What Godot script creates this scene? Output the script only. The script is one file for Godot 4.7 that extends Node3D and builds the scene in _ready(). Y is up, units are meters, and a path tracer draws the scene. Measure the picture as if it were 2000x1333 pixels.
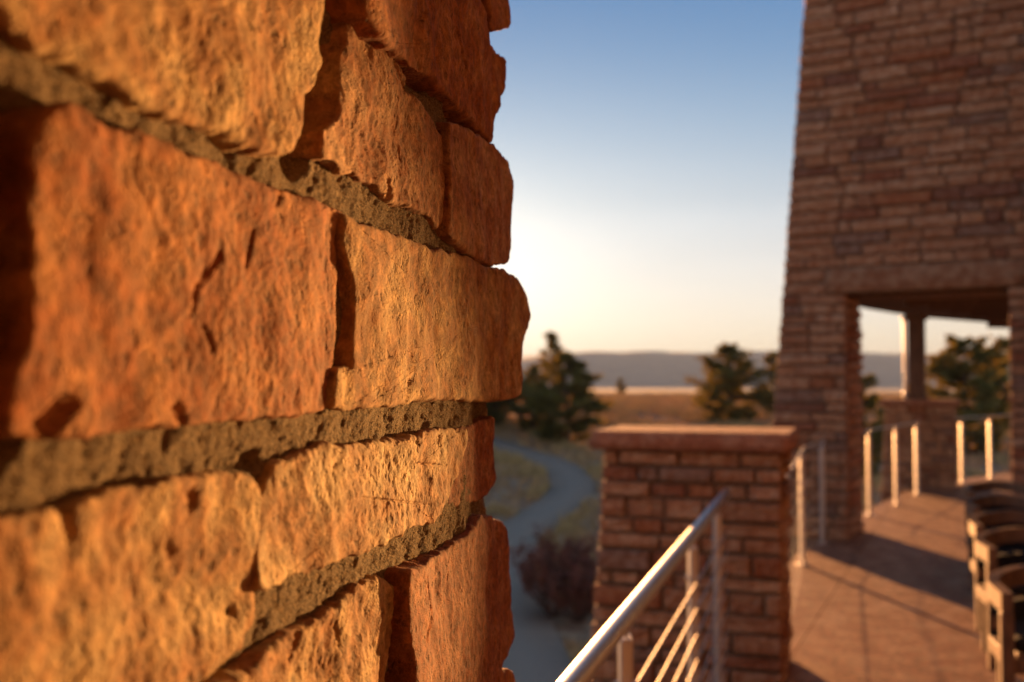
extends Node3D

# ---------------------------------------------------------------- frame of the photograph
const FPX := 1944.0          # focal length in pixels of the 2000 x 1333 photograph (35 mm lens)
const EYE := Vector3(0, 1.64, 0)
const HORIZON := 745.0
var pitch := atan((HORIZON - 666.5) / FPX)
const SUN_AZ := -9.0         # degrees to the left of the view
const SUN_EL := 7.0

var rng := RandomNumberGenerator.new()
var M := {}
var used := {}

func ray(px: float, py: float) -> Vector3:
	return Vector3((px - 1000.0) / FPX, -(py - 666.5) / FPX, -1.0).rotated(Vector3.RIGHT, pitch)

func on_level(px: float, py: float, h: float) -> Vector3:
	var d := ray(px, py)
	return EYE + d * ((h - EYE.y) / d.y)

func numbered(called: String) -> String:
	var k: int = used.get(called, 0)
	used[called] = k + 1
	return called if k == 0 else "%s_%03d" % [called, k]

func tag(o: Node, label: String, category: String, group := "", kind := "") -> void:
	o.set_meta("label", label)
	if category: o.set_meta("category", category)
	if group: o.set_meta("group", group)
	if kind: o.set_meta("kind", kind)

func thing(called: String, label: String, category: String, at := Vector3.ZERO, group := "") -> Node3D:
	var o := Node3D.new()
	o.name = numbered(called)
	add_child(o)
	o.position = at
	tag(o, label, category, group)
	return o

func part(called: String, mesh: Mesh, mat: Material, parent: Node, tr := Transform3D.IDENTITY) -> MeshInstance3D:
	var o := MeshInstance3D.new()
	o.name = called
	o.mesh = mesh
	o.material_override = mat
	o.transform = tr
	parent.add_child(o, true)
	return o

# ---------------------------------------------------------------- materials
func noise_img(size: int, freq: float, oct: int, type: int, seed_: int, cell_ret := -1) -> PackedByteArray:
	var n := FastNoiseLite.new()
	n.seed = seed_
	n.noise_type = type
	n.frequency = freq
	n.fractal_octaves = oct
	n.fractal_type = FastNoiseLite.FRACTAL_FBM if oct > 1 else FastNoiseLite.FRACTAL_NONE
	if cell_ret >= 0:
		n.cellular_return_type = cell_ret
	var im := n.get_seamless_image(size, size, false, false, 0.12, true)
	im.convert(Image.FORMAT_L8)
	return im.get_data()

func grey_tex(size: int, data: PackedByteArray) -> ImageTexture:
	return ImageTexture.create_from_image(Image.create_from_data(size, size, false, Image.FORMAT_L8, data))

func rgb_tex(size: int, data: PackedByteArray) -> ImageTexture:
	return ImageTexture.create_from_image(Image.create_from_data(size, size, false, Image.FORMAT_RGB8, data))

func srgb(r: float, g: float, b: float) -> Color:
	return Color(r, g, b).linear_to_srgb()

func plain(c: Color, rough: float, metal := 0.0) -> StandardMaterial3D:
	var m := StandardMaterial3D.new()
	m.albedo_color = c.linear_to_srgb()
	m.roughness = rough
	m.metallic = metal
	return m

func textured(c: Color, rough: float, tex: Texture2D, bump: Texture2D, scale: float, bump_cm: float, world := false) -> StandardMaterial3D:
	var m := plain(c, rough)
	m.albedo_texture = tex
	m.uv1_triplanar = true
	m.uv1_world_triplanar = world
	m.uv1_scale = Vector3.ONE * scale
	if bump:
		m.heightmap_enabled = true
		m.heightmap_texture = bump
		m.heightmap_scale = bump_cm
	return m

func make_textures() -> void:
	var S := 1024
	var blot := noise_img(S, 0.006, 4, FastNoiseLite.TYPE_SIMPLEX_SMOOTH, 3)
	var mid := noise_img(S, 0.03, 3, FastNoiseLite.TYPE_SIMPLEX_SMOOTH, 4)
	var fine := noise_img(S, 0.16, 3, FastNoiseLite.TYPE_SIMPLEX_SMOOTH, 5)
	var cells := noise_img(S, 0.022, 1, FastNoiseLite.TYPE_CELLULAR, 6, FastNoiseLite.RETURN_DISTANCE)
	var cells2 := noise_img(S, 0.075, 1, FastNoiseLite.TYPE_CELLULAR, 7, FastNoiseLite.RETURN_DISTANCE)
	var n := S * S
	var col := PackedByteArray(); col.resize(n * 3)
	var hgt := PackedByteArray(); hgt.resize(n)
	var sand := PackedByteArray(); sand.resize(n)
	var scol := PackedByteArray(); scol.resize(n * 3)
	for i in n:
		var x := i % S
		var y := i / S
		var b: float = blot[i] / 255.0
		var m: float = mid[i] / 255.0
		var f: float = fine[i] / 255.0
		# streaks that run with the bed of the stone: the same noise read stretched
		var st: float = fine[((y / 5) % S) * S + (x * 2) % S] / 255.0
		var pit: float = clampf((0.30 - cells[i] / 255.0) * 5.0, 0.0, 1.0) * clampf((m - 0.52) * 8.0, 0.0, 1.0)
		var pit2: float = clampf((0.24 - cells2[i] / 255.0) * 6.0, 0.0, 1.0) * clampf((b - 0.45) * 6.0, 0.0, 1.0)
		hgt[i] = int(clampf(0.34 + 0.20 * m + 0.34 * f + 0.08 * st + 0.06 * b - 0.50 * pit - 0.30 * pit2, 0.0, 1.0) * 255.0)
		var warm: float = clampf((b - 0.34) * 2.6, 0.0, 1.0)
		var lum: float = clampf(0.56 + 0.50 * m + 0.30 * (f - 0.5) + 0.16 * (st - 0.5) - 0.35 * pit, 0.0, 1.0)
		col[i * 3] = int(clampf(lum * lerpf(0.84, 1.0, warm), 0.0, 1.0) * 255.0)
		col[i * 3 + 1] = int(clampf(lum * lerpf(0.70, 0.98, warm), 0.0, 1.0) * 255.0)
		col[i * 3 + 2] = int(clampf(lum * lerpf(0.60, 0.94, warm), 0.0, 1.0) * 255.0)
		var grain: float = 1.0 - cells2[i] / 255.0
		sand[i] = int(clampf(0.55 * grain + 0.45 * f - 0.25 * pit, 0.0, 1.0) * 255.0)
		var sl: float = clampf(0.62 + 0.75 * (f - 0.5) + 0.35 * (m - 0.5) + 0.45 * (grain - 0.6), 0.0, 1.0)
		scol[i * 3] = int(sl * 255.0)
		scol[i * 3 + 1] = int(sl * 250.0)
		scol[i * 3 + 2] = int(sl * 240.0)
	M.col = rgb_tex(S, col)
	M.hgt = grey_tex(S, hgt)
	M.sand = grey_tex(S, sand)
	M.scol = rgb_tex(S, scol)
	# wood grain, lengthwise along one axis
	var W := 512
	var wc := PackedByteArray(); wc.resize(W * W * 3)
	for i in W * W:
		var x := i % W
		var y := i / W
		var g: float = fine[((x * 2) % S) + ((y / 12) % S) * S] / 255.0
		var g2: float = mid[((x * 2) % S) + ((y / 6) % S) * S] / 255.0
		var v: float = clampf(0.62 + 0.5 * (g - 0.5) + 0.4 * (g2 - 0.5), 0.0, 1.0)
		wc[i * 3] = int(v * 255.0)
		wc[i * 3 + 1] = int(v * 244.0)
		wc[i * 3 + 2] = int(v * 228.0)
	M.wood_tex = rgb_tex(W, wc)

func make_materials() -> void:
	make_textures()
	# near stones, three tones of sandstone
	M.tan = textured(Color(0.72, 0.50, 0.27), 0.92, M.col, M.hgt, 3.1, 0.17)
	M.pale = textured(Color(0.82, 0.62, 0.38), 0.92, M.col, M.hgt, 2.4, 0.17)
	M.pale.uv1_offset = Vector3(0.21, 0.83, 0.4)
	M.rust = textured(Color(0.57, 0.26, 0.10), 0.92, M.col, M.hgt, 2.7, 0.17)
	M.rust.uv1_offset = Vector3(0.37, 0.61, 0.2)
	M.clay = textured(Color(0.66, 0.40, 0.23), 0.92, M.col, M.hgt, 3.5, 0.17)
	M.buff = textured(Color(0.68, 0.45, 0.22), 0.92, M.col, M.hgt, 2.9, 0.17)
	M.buff.uv1_offset = Vector3(0.55, 0.35, 0.9)
	M.red = textured(Color(0.50, 0.21, 0.10), 0.92, M.col, M.hgt, 3.9, 0.17)
	M.red.uv1_offset = Vector3(0.05, 0.47, 0.7)
	M.clay.uv1_offset = Vector3(0.71, 0.13, 0.5)
	M.mortar = textured(Color(0.47, 0.325, 0.19), 0.95, M.scol, M.sand, 9.0, 0.24)
	# masonry of the piers and the tower
	var tones := [Color(0.76, 0.49, 0.31), Color(0.70, 0.44, 0.28), Color(0.80, 0.55, 0.37), Color(0.62, 0.38, 0.24), Color(0.52, 0.26, 0.16), Color(0.60, 0.29, 0.15), Color(0.48, 0.34, 0.27), Color(0.42, 0.23, 0.16)]
	M.tones = []
	for k in tones.size():
		var m := textured(tones[k], 0.93, M.col, M.hgt, 1.7, 0.5, true)
		m.uv1_offset = Vector3(0.13 * k, 0.31 * k, 0.57 * k)
		M.tones.append(m)
	M.joint = textured(Color(0.38, 0.27, 0.185), 0.96, M.scol, M.sand, 3.0, 0.4, true)
	M.cap = textured(Color(0.62, 0.33, 0.21), 0.9, M.col, M.hgt, 1.3, 0.3, true)
	M.lintel = textured(Color(0.56, 0.36, 0.23), 0.9, M.col, M.hgt, 1.1, 0.4, true)
	M.deck = textured(Color(0.48, 0.26, 0.15), 0.72, M.col, M.sand, 0.55, 0.12, true)
	M.deck_base = textured(Color(0.30, 0.18, 0.12), 0.95, M.scol, null, 1.0, 0.0, true)
	M.steel = plain(Color(0.54, 0.525, 0.51), 0.44, 1.0)
	M.satin = plain(Color(0.64, 0.60, 0.56), 0.42, 0.9)
	M.cable = plain(Color(0.36, 0.34, 0.32), 0.55, 0.6)
	M.dark_metal = plain(Color(0.03, 0.028, 0.026), 0.5, 0.4)
	M.wood = textured(Color(0.42, 0.23, 0.125), 0.55, M.wood_tex, null, 2.0, 0.0)
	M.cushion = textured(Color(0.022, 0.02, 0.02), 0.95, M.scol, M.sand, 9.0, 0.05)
	M.beam = textured(Color(0.30, 0.165, 0.095), 0.8, M.wood_tex, null, 0.9, 0.0)
	M.column = textured(Color(0.36, 0.19, 0.105), 0.75, M.wood_tex, null, 0.9, 0.0)
	M.stucco = textured(Color(0.50, 0.34, 0.22), 0.95, M.scol, M.sand, 0.8, 0.2, true)
	M.cream = textured(Color(0.95, 0.82, 0.66), 0.95, M.scol, M.sand, 0.8, 0.2, true)
	M.dark_pane = plain(Color(0.03, 0.03, 0.035), 0.3)
	M.soil = textured(Color(0.62, 0.43, 0.26), 0.97, M.col, M.hgt, 0.11, 3.0, true)
	M.path = textured(Color(0.80, 0.60, 0.44), 0.9, M.scol, M.sand, 0.5, 0.1, true)
	M.hill = textured(Color(0.12, 0.105, 0.075), 0.98, M.col, null, 0.0007, 0.0, true)
	M.bark = plain(Color(0.07, 0.045, 0.03), 0.95)
	M.needle = plain(Color(0.22, 0.215, 0.07), 0.7)
	M.needle.backlight_enabled = true
	M.needle.backlight = Color(1.0, 0.85, 0.3)
	M.needle.vertex_color_use_as_albedo = true
	M.red_leaf = plain(Color(0.21, 0.06, 0.03), 0.8)
	M.red_leaf.vertex_color_use_as_albedo = true
	M.grass = plain(Color(0.60, 0.42, 0.23), 0.9)
	M.grass.backlight_enabled = true
	M.grass.backlight = Color(0.35, 0.26, 0.12)
	M.grass.vertex_color_use_as_albedo = true

# ---------------------------------------------------------------- mesh helpers
func quad(st: SurfaceTool, a: Vector3, b: Vector3, c: Vector3, d: Vector3) -> void:
	for p in [a, b, c, a, c, d]:
		st.add_vertex(p)

func box_mesh(size: Vector3, bevel := 0.004) -> ArrayMesh:
	# a box with chamfered edges, centred on its base
	var h := size * 0.5
	var b: float = minf(bevel, minf(h.x, minf(h.y, h.z)) * 0.6)
	var st := SurfaceTool.new()
	st.begin(Mesh.PRIMITIVE_TRIANGLES)
	st.set_smooth_group(-1)
	var up := Vector3(0, h.y, 0)
	var faces := [[Vector3.RIGHT, Vector3.UP, Vector3.BACK], [Vector3.LEFT, Vector3.UP, Vector3.FORWARD], [Vector3.UP, Vector3.BACK, Vector3.RIGHT], [Vector3.DOWN, Vector3.FORWARD, Vector3.RIGHT], [Vector3.BACK, Vector3.UP, Vector3.LEFT], [Vector3.FORWARD, Vector3.UP, Vector3.RIGHT]]
	var pts := []
	for sx in [-1, 1]:
		for sy in [-1, 1]:
			for sz in [-1, 1]:
				var s := Vector3(sx, sy, sz)
				pts.append(s * Vector3(h.x, h.y - b, h.z - b) + up)
				pts.append(s * Vector3(h.x - b, h.y, h.z - b) + up)
				pts.append(s * Vector3(h.x - b, h.y - b, h.z) + up)
	var sh := ConvexPolygonShape3D.new()
	sh.points = PackedVector3Array(pts)
	# six faces
	var idx := func(sx: int, sy: int, sz: int, k: int) -> Vector3:
		return pts[(((1 if sx > 0 else 0) * 2 + (1 if sy > 0 else 0)) * 2 + (1 if sz > 0 else 0)) * 3 + k]
	var c := up
	var put := func(ps: Array) -> void:
		var n: Vector3 = (ps[1] - ps[0]).cross(ps[2] - ps[0])
		var mid := Vector3.ZERO
		for p in ps: mid += p
		mid /= ps.size()
		if n.dot(mid - c) > 0.0: ps.reverse()
		for k in range(1, ps.size() - 1):
			st.add_vertex(ps[0]); st.add_vertex(ps[k]); st.add_vertex(ps[k + 1])
	for s in [-1, 1]:
		put.call([idx.call(s, -1, -1, 0), idx.call(s, 1, -1, 0), idx.call(s, 1, 1, 0), idx.call(s, -1, 1, 0)])
		put.call([idx.call(-1, s, -1, 1), idx.call(1, s, -1, 1), idx.call(1, s, 1, 1), idx.call(-1, s, 1, 1)])
		put.call([idx.call(-1, -1, s, 2), idx.call(1, -1, s, 2), idx.call(1, 1, s, 2), idx.call(-1, 1, s, 2)])
		for t in [-1, 1]:
			put.call([idx.call(s, t, -1, 0), idx.call(s, t, 1, 0), idx.call(s, t, 1, 1), idx.call(s, t, -1, 1)])
			put.call([idx.call(s, -1, t, 0), idx.call(s, 1, t, 0), idx.call(s, 1, t, 2), idx.call(s, -1, t, 2)])
			put.call([idx.call(-1, s, t, 1), idx.call(1, s, t, 1), idx.call(1, s, t, 2), idx.call(-1, s, t, 2)])
			for u in [-1, 1]:
				put.call([idx.call(s, t, u, 0), idx.call(s, t, u, 1), idx.call(s, t, u, 2)])
	st.generate_normals()
	return st.commit()

func tube(points: Array, radii: Array, sides := 12, flat_ends := true) -> ArrayMesh:
	var st := SurfaceTool.new()
	st.begin(Mesh.PRIMITIVE_TRIANGLES)
	add_tube(st, points, radii, sides, flat_ends)
	st.generate_normals()
	return st.commit()

func add_tube(st: SurfaceTool, points: Array, radii: Array, sides := 12, ends := true) -> void:
	var rings := []
	var last_u := Vector3.ZERO
	for i in points.size():
		var d: Vector3 = (points[mini(i + 1, points.size() - 1)] - points[maxi(i - 1, 0)]).normalized()
		var u: Vector3 = last_u - d * last_u.dot(d) if last_u != Vector3.ZERO else d.cross(Vector3.UP if absf(d.y) < 0.9 else Vector3.RIGHT)
		u = u.normalized()
		last_u = u
		var v := d.cross(u)
		var r := []
		for k in sides:
			var a := TAU * k / sides
			r.append(points[i] + (u * cos(a) + v * sin(a)) * radii[mini(i, radii.size() - 1)])
		rings.append(r)
	st.set_smooth_group(0)
	for i in rings.size() - 1:
		for k in sides:
			var k2 := (k + 1) % sides
			quad(st, rings[i][k], rings[i][k2], rings[i + 1][k2], rings[i + 1][k])
	if ends:
		st.set_smooth_group(-1)
		for e in [0, rings.size() - 1]:
			for k in range(1, sides - 1):
				if e == 0:
					st.add_vertex(rings[e][0]); st.add_vertex(rings[e][k + 1]); st.add_vertex(rings[e][k])
				else:
					st.add_vertex(rings[e][0]); st.add_vertex(rings[e][k]); st.add_vertex(rings[e][k + 1])
	st.set_smooth_group(0)

func prism(poly: PackedVector2Array, y0: float, y1: float) -> ArrayMesh:
	# a plan of (x, forward) points raised from y0 to y1
	var st := SurfaceTool.new()
	st.begin(Mesh.PRIMITIVE_TRIANGLES)
	st.set_smooth_group(-1)
	var q := poly
	if Geometry2D.is_polygon_clockwise(q): q.reverse()
	var tri := Geometry2D.triangulate_polygon(q)
	var at := func(p: Vector2, y: float) -> Vector3: return Vector3(p.x, y, -p.y)
	for k in range(0, tri.size(), 3):
		var a: Vector2 = q[tri[k]]; var b: Vector2 = q[tri[k + 1]]; var c: Vector2 = q[tri[k + 2]]
		if (b - a).cross(c - a) > 0.0:
			var t := b; b = c; c = t
		st.add_vertex(at.call(a, y1)); st.add_vertex(at.call(b, y1)); st.add_vertex(at.call(c, y1))
		st.add_vertex(at.call(a, y0)); st.add_vertex(at.call(c, y0)); st.add_vertex(at.call(b, y0))
	for k in q.size():
		var a: Vector2 = q[k]; var b: Vector2 = q[(k + 1) % q.size()]
		quad(st, at.call(a, y0), at.call(a, y1), at.call(b, y1), at.call(b, y0))
	st.generate_normals()
	return st.commit()

# ---------------------------------------------------------------- the near wall, stone by stone
const WALL_YAW := 14.0
const BEND := 2.0
var wall_tr: Transform3D
var wall_inv: Transform3D
var fn_low := FastNoiseLite.new()
var fn_mid := FastNoiseLite.new()
var fn_fine := FastNoiseLite.new()
var fn_fac := FastNoiseLite.new()
var fn_fac2 := FastNoiseLite.new()

func wall_setup() -> void:
	var a := deg_to_rad(WALL_YAW)
	var s := Vector3(sin(a), 0, -cos(a))
	var n := Vector3(cos(a), 0, sin(a))
	var d := ray(930, HORIZON)
	wall_tr = Transform3D(Basis(s, Vector3.UP, n), EYE + d * (0.8 / -d.z))
	wall_inv = wall_tr.affine_inverse()
	fn_low.seed = 11; fn_low.noise_type = FastNoiseLite.TYPE_SIMPLEX_SMOOTH; fn_low.frequency = 9.0; fn_low.fractal_octaves = 2
	fn_mid.seed = 12; fn_mid.noise_type = FastNoiseLite.TYPE_SIMPLEX_SMOOTH; fn_mid.frequency = 38.0; fn_mid.fractal_octaves = 3
	fn_fine.seed = 13; fn_fine.noise_type = FastNoiseLite.TYPE_SIMPLEX_SMOOTH; fn_fine.frequency = 150.0; fn_fine.fractal_octaves = 2
	fn_fac.seed = 14; fn_fac.noise_type = FastNoiseLite.TYPE_SIMPLEX_SMOOTH; fn_fac.frequency = 13.0; fn_fac.fractal_type = FastNoiseLite.FRACTAL_NONE
	fn_fac2.seed = 15; fn_fac2.noise_type = FastNoiseLite.TYPE_SIMPLEX_SMOOTH; fn_fac2.frequency = 31.0; fn_fac2.fractal_type = FastNoiseLite.FRACTAL_NONE

func bend_z(s: float) -> float:
	return -tan(deg_to_rad(BEND)) * maxf(s, 0.0)

func to_wall(px: float, py: float, dz: float) -> Vector2:
	var o := wall_inv * EYE
	var d := wall_inv.basis * ray(px, py)
	var t := (dz - o.z) / d.z
	var p := o + d * t
	if p.x > 0.0:
		for k in 12:
			t = (dz + bend_z(p.x) - o.z) / d.z
			p = o + d * t
			p.x = minf(p.x, 0.6)
	return Vector2(p.x, p.y)

func resample(poly: PackedVector2Array, n: int) -> PackedVector2Array:
	var total := 0.0
	for k in poly.size(): total += poly[k].distance_to(poly[(k + 1) % poly.size()])
	var out := PackedVector2Array()
	var step := total / n
	var need := 0.0
	for k in poly.size():
		var a := poly[k]; var b := poly[(k + 1) % poly.size()]
		var l := a.distance_to(b)
		while need < l and out.size() < n:
			out.append(a.lerp(b, need / l))
			need += step
		need -= l
	return out

func stone_mesh(poly_in: PackedVector2Array, dz: float, tilt: Vector2, round_: float, rough: float, groove: float, back: float, step: float) -> ArrayMesh:
	var poly := poly_in.duplicate()
	if Geometry2D.is_polygon_clockwise(poly): poly.reverse()
	var total := 0.0
	for k in poly.size(): total += poly[k].distance_to(poly[(k + 1) % poly.size()])
	var n := clampi(int(total / step), 48, 300)
	var q := resample(poly, n)
	n = q.size()
	# soften the traced corners a little, then roughen the outline
	for it in 1:
		var sm := PackedVector2Array()
		for k in n: sm.append(q[k] * 0.5 + (q[(k + 1) % n] + q[(k - 1 + n) % n]) * 0.25)
		q = sm
	var c := Vector2.ZERO
	for p in q: c += p
	c /= n
	var nor := PackedVector2Array()
	for k in n:
		var t := (q[(k + 2) % n] - q[(k - 2 + n) % n]).normalized()
		nor.append(Vector2(t.y, -t.x))
	for k in n:
		q[k] += nor[k] * 0.0012 + nor[k] * (fn_mid.get_noise_2d(q[k].x + 3.1, q[k].y) * 0.0010 + fn_fine.get_noise_2d(q[k].x, q[k].y + 7.7) * 0.0010) * rough
	var ext := 0.0
	for p in q: ext = maxf(ext, p.distance_to(c))
	var rings := clampi(int(ext / (step * 1.25)), 10, 64)
	var V := PackedVector3Array()
	# side rings, from the back
	var prof := [[0.004, -back], [0.001, -back * 0.55], [0.0, -round_ * 1.6], [0.03, -round_ * 0.9], [0.16, -round_ * 0.45], [0.42, -round_ * 0.17], [0.8, -round_ * 0.04]]
	for pr in prof:
		for k in n:
			var inset: float = pr[0] * round_ if pr[0] >= 0.01 else -pr[0]
			var chip: float = 1.0 + 0.6 * fn_mid.get_noise_2d(q[k].x * 0.9 + 9.0, q[k].y * 0.9)
			var p := q[k] - nor[k] * inset * chip
			var z: float = pr[1] if pr[1] < -round_ * 1.7 else pr[1] * chip
			var jig := fn_mid.get_noise_3d(p.x, p.y, z * 1.6) * 0.0028 * rough
			V.append(Vector3(p.x + nor[k].x * jig, p.y + nor[k].y * jig, z))
	var first_face := prof.size()
	for r in range(1, rings + 1):
		var f := 1.0 - float(r) / rings
		f = pow(f, 0.9)
		for k in n:
			var e := q[k] - nor[k] * round_ * 1.05 * (1.0 + 0.6 * fn_mid.get_noise_2d(q[k].x * 0.9 + 9.0, q[k].y * 0.9))
			V.append(Vector3(c.x + (e.x - c.x) * f, c.y + (e.y - c.y) * f, 0.0))
	# relief of the face
	for i in V.size():
		var v := V[i]
		var depth_in: float = 1.0 if i >= first_face * n else clampf(1.0 + v.z / (round_ * 1.2), 0.0, 1.0)
		var h := fn_low.get_noise_2d(v.x + c.x * 3.0, v.y + 5.0 * c.y) * 0.0030
		h += 0.0022 * (absf(fn_fac.get_noise_2d(v.x + c.x * 5.0, v.y * 0.8)) - 0.25) - 0.0010 * (absf(fn_fac2.get_noise_2d(v.x * 1.2, v.y + c.y * 7.0)) - 0.25)
		h += fn_mid.get_noise_2d(v.x, v.y * (1.0 - 0.75 * groove)) * 0.0006
		h += fn_fine.get_noise_2d(v.x, v.y * (1.0 - 0.7 * groove)) * 0.0006
		h *= rough * depth_in
		if depth_in > 0.5:
			for g in cracks:
				var cd: float = Geometry2D.get_closest_point_to_segment(Vector2(v.x, v.y), g[0], g[1]).distance_to(Vector2(v.x, v.y)) / g[2]
				if cd < 2.2: h -= g[3] * smoothstep(1.0 + 0.9 * fn_fine.get_noise_2d(v.x * 2.0, v.y * 2.0), 0.25, cd)
		var z := v.z + h + dz + bend_z(v.x) + tilt.x * (v.x - c.x) + tilt.y * (v.y - c.y)
		V[i] = Vector3(v.x, v.y, z)
	var st := SurfaceTool.new()
	st.begin(Mesh.PRIMITIVE_TRIANGLES)
	st.set_smooth_group(0)
	for v in V: st.add_vertex(v)
	var all := prof.size() + rings
	for r in all - 1:
		for k in n:
			var k2 := (k + 1) % n
			var a := r * n + k; var b := r * n + k2; var d := (r + 1) * n + k; var e := (r + 1) * n + k2
			st.add_index(a); st.add_index(e); st.add_index(b)
			st.add_index(a); st.add_index(d); st.add_index(e)
	st.generate_normals()
	return st.commit()

var cracks := []    # [wall point a, wall point b, radius, depth]
var gaps := []      # deep open joints between stones: [wall point a, wall point b, radius, depth]

func mortar_z(s: float, y: float) -> float:
	var z := lerpf(-0.006, -0.026, smoothstep(-0.02, 0.11, s))
	for g in gaps:
		var q := Geometry2D.get_closest_point_to_segment(Vector2(s, y), g[0], g[1])
		var d: float = q.distance_to(Vector2(s, y)) / g[2]
		if d < 1.6: z = lerpf(minf(z, g[3]), z, smoothstep(0.75, 1.6, d))
	return z

func px_poly(flat: Array, dz: float, tilt: Vector2) -> PackedVector2Array:
	# each pixel's ray meets the plane of the stone's face, tilted about its middle
	var out := PackedVector2Array()
	for k in range(0, flat.size(), 2):
		out.append(to_wall(flat[k], flat[k + 1], dz))
	for it in 6:
		var c := Vector2.ZERO
		for p in out: c += p
		c /= out.size()
		for k in out.size():
			out[k] = to_wall(flat[k * 2], flat[k * 2 + 1], dz + tilt.dot(out[k] - c))
	return out

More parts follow.
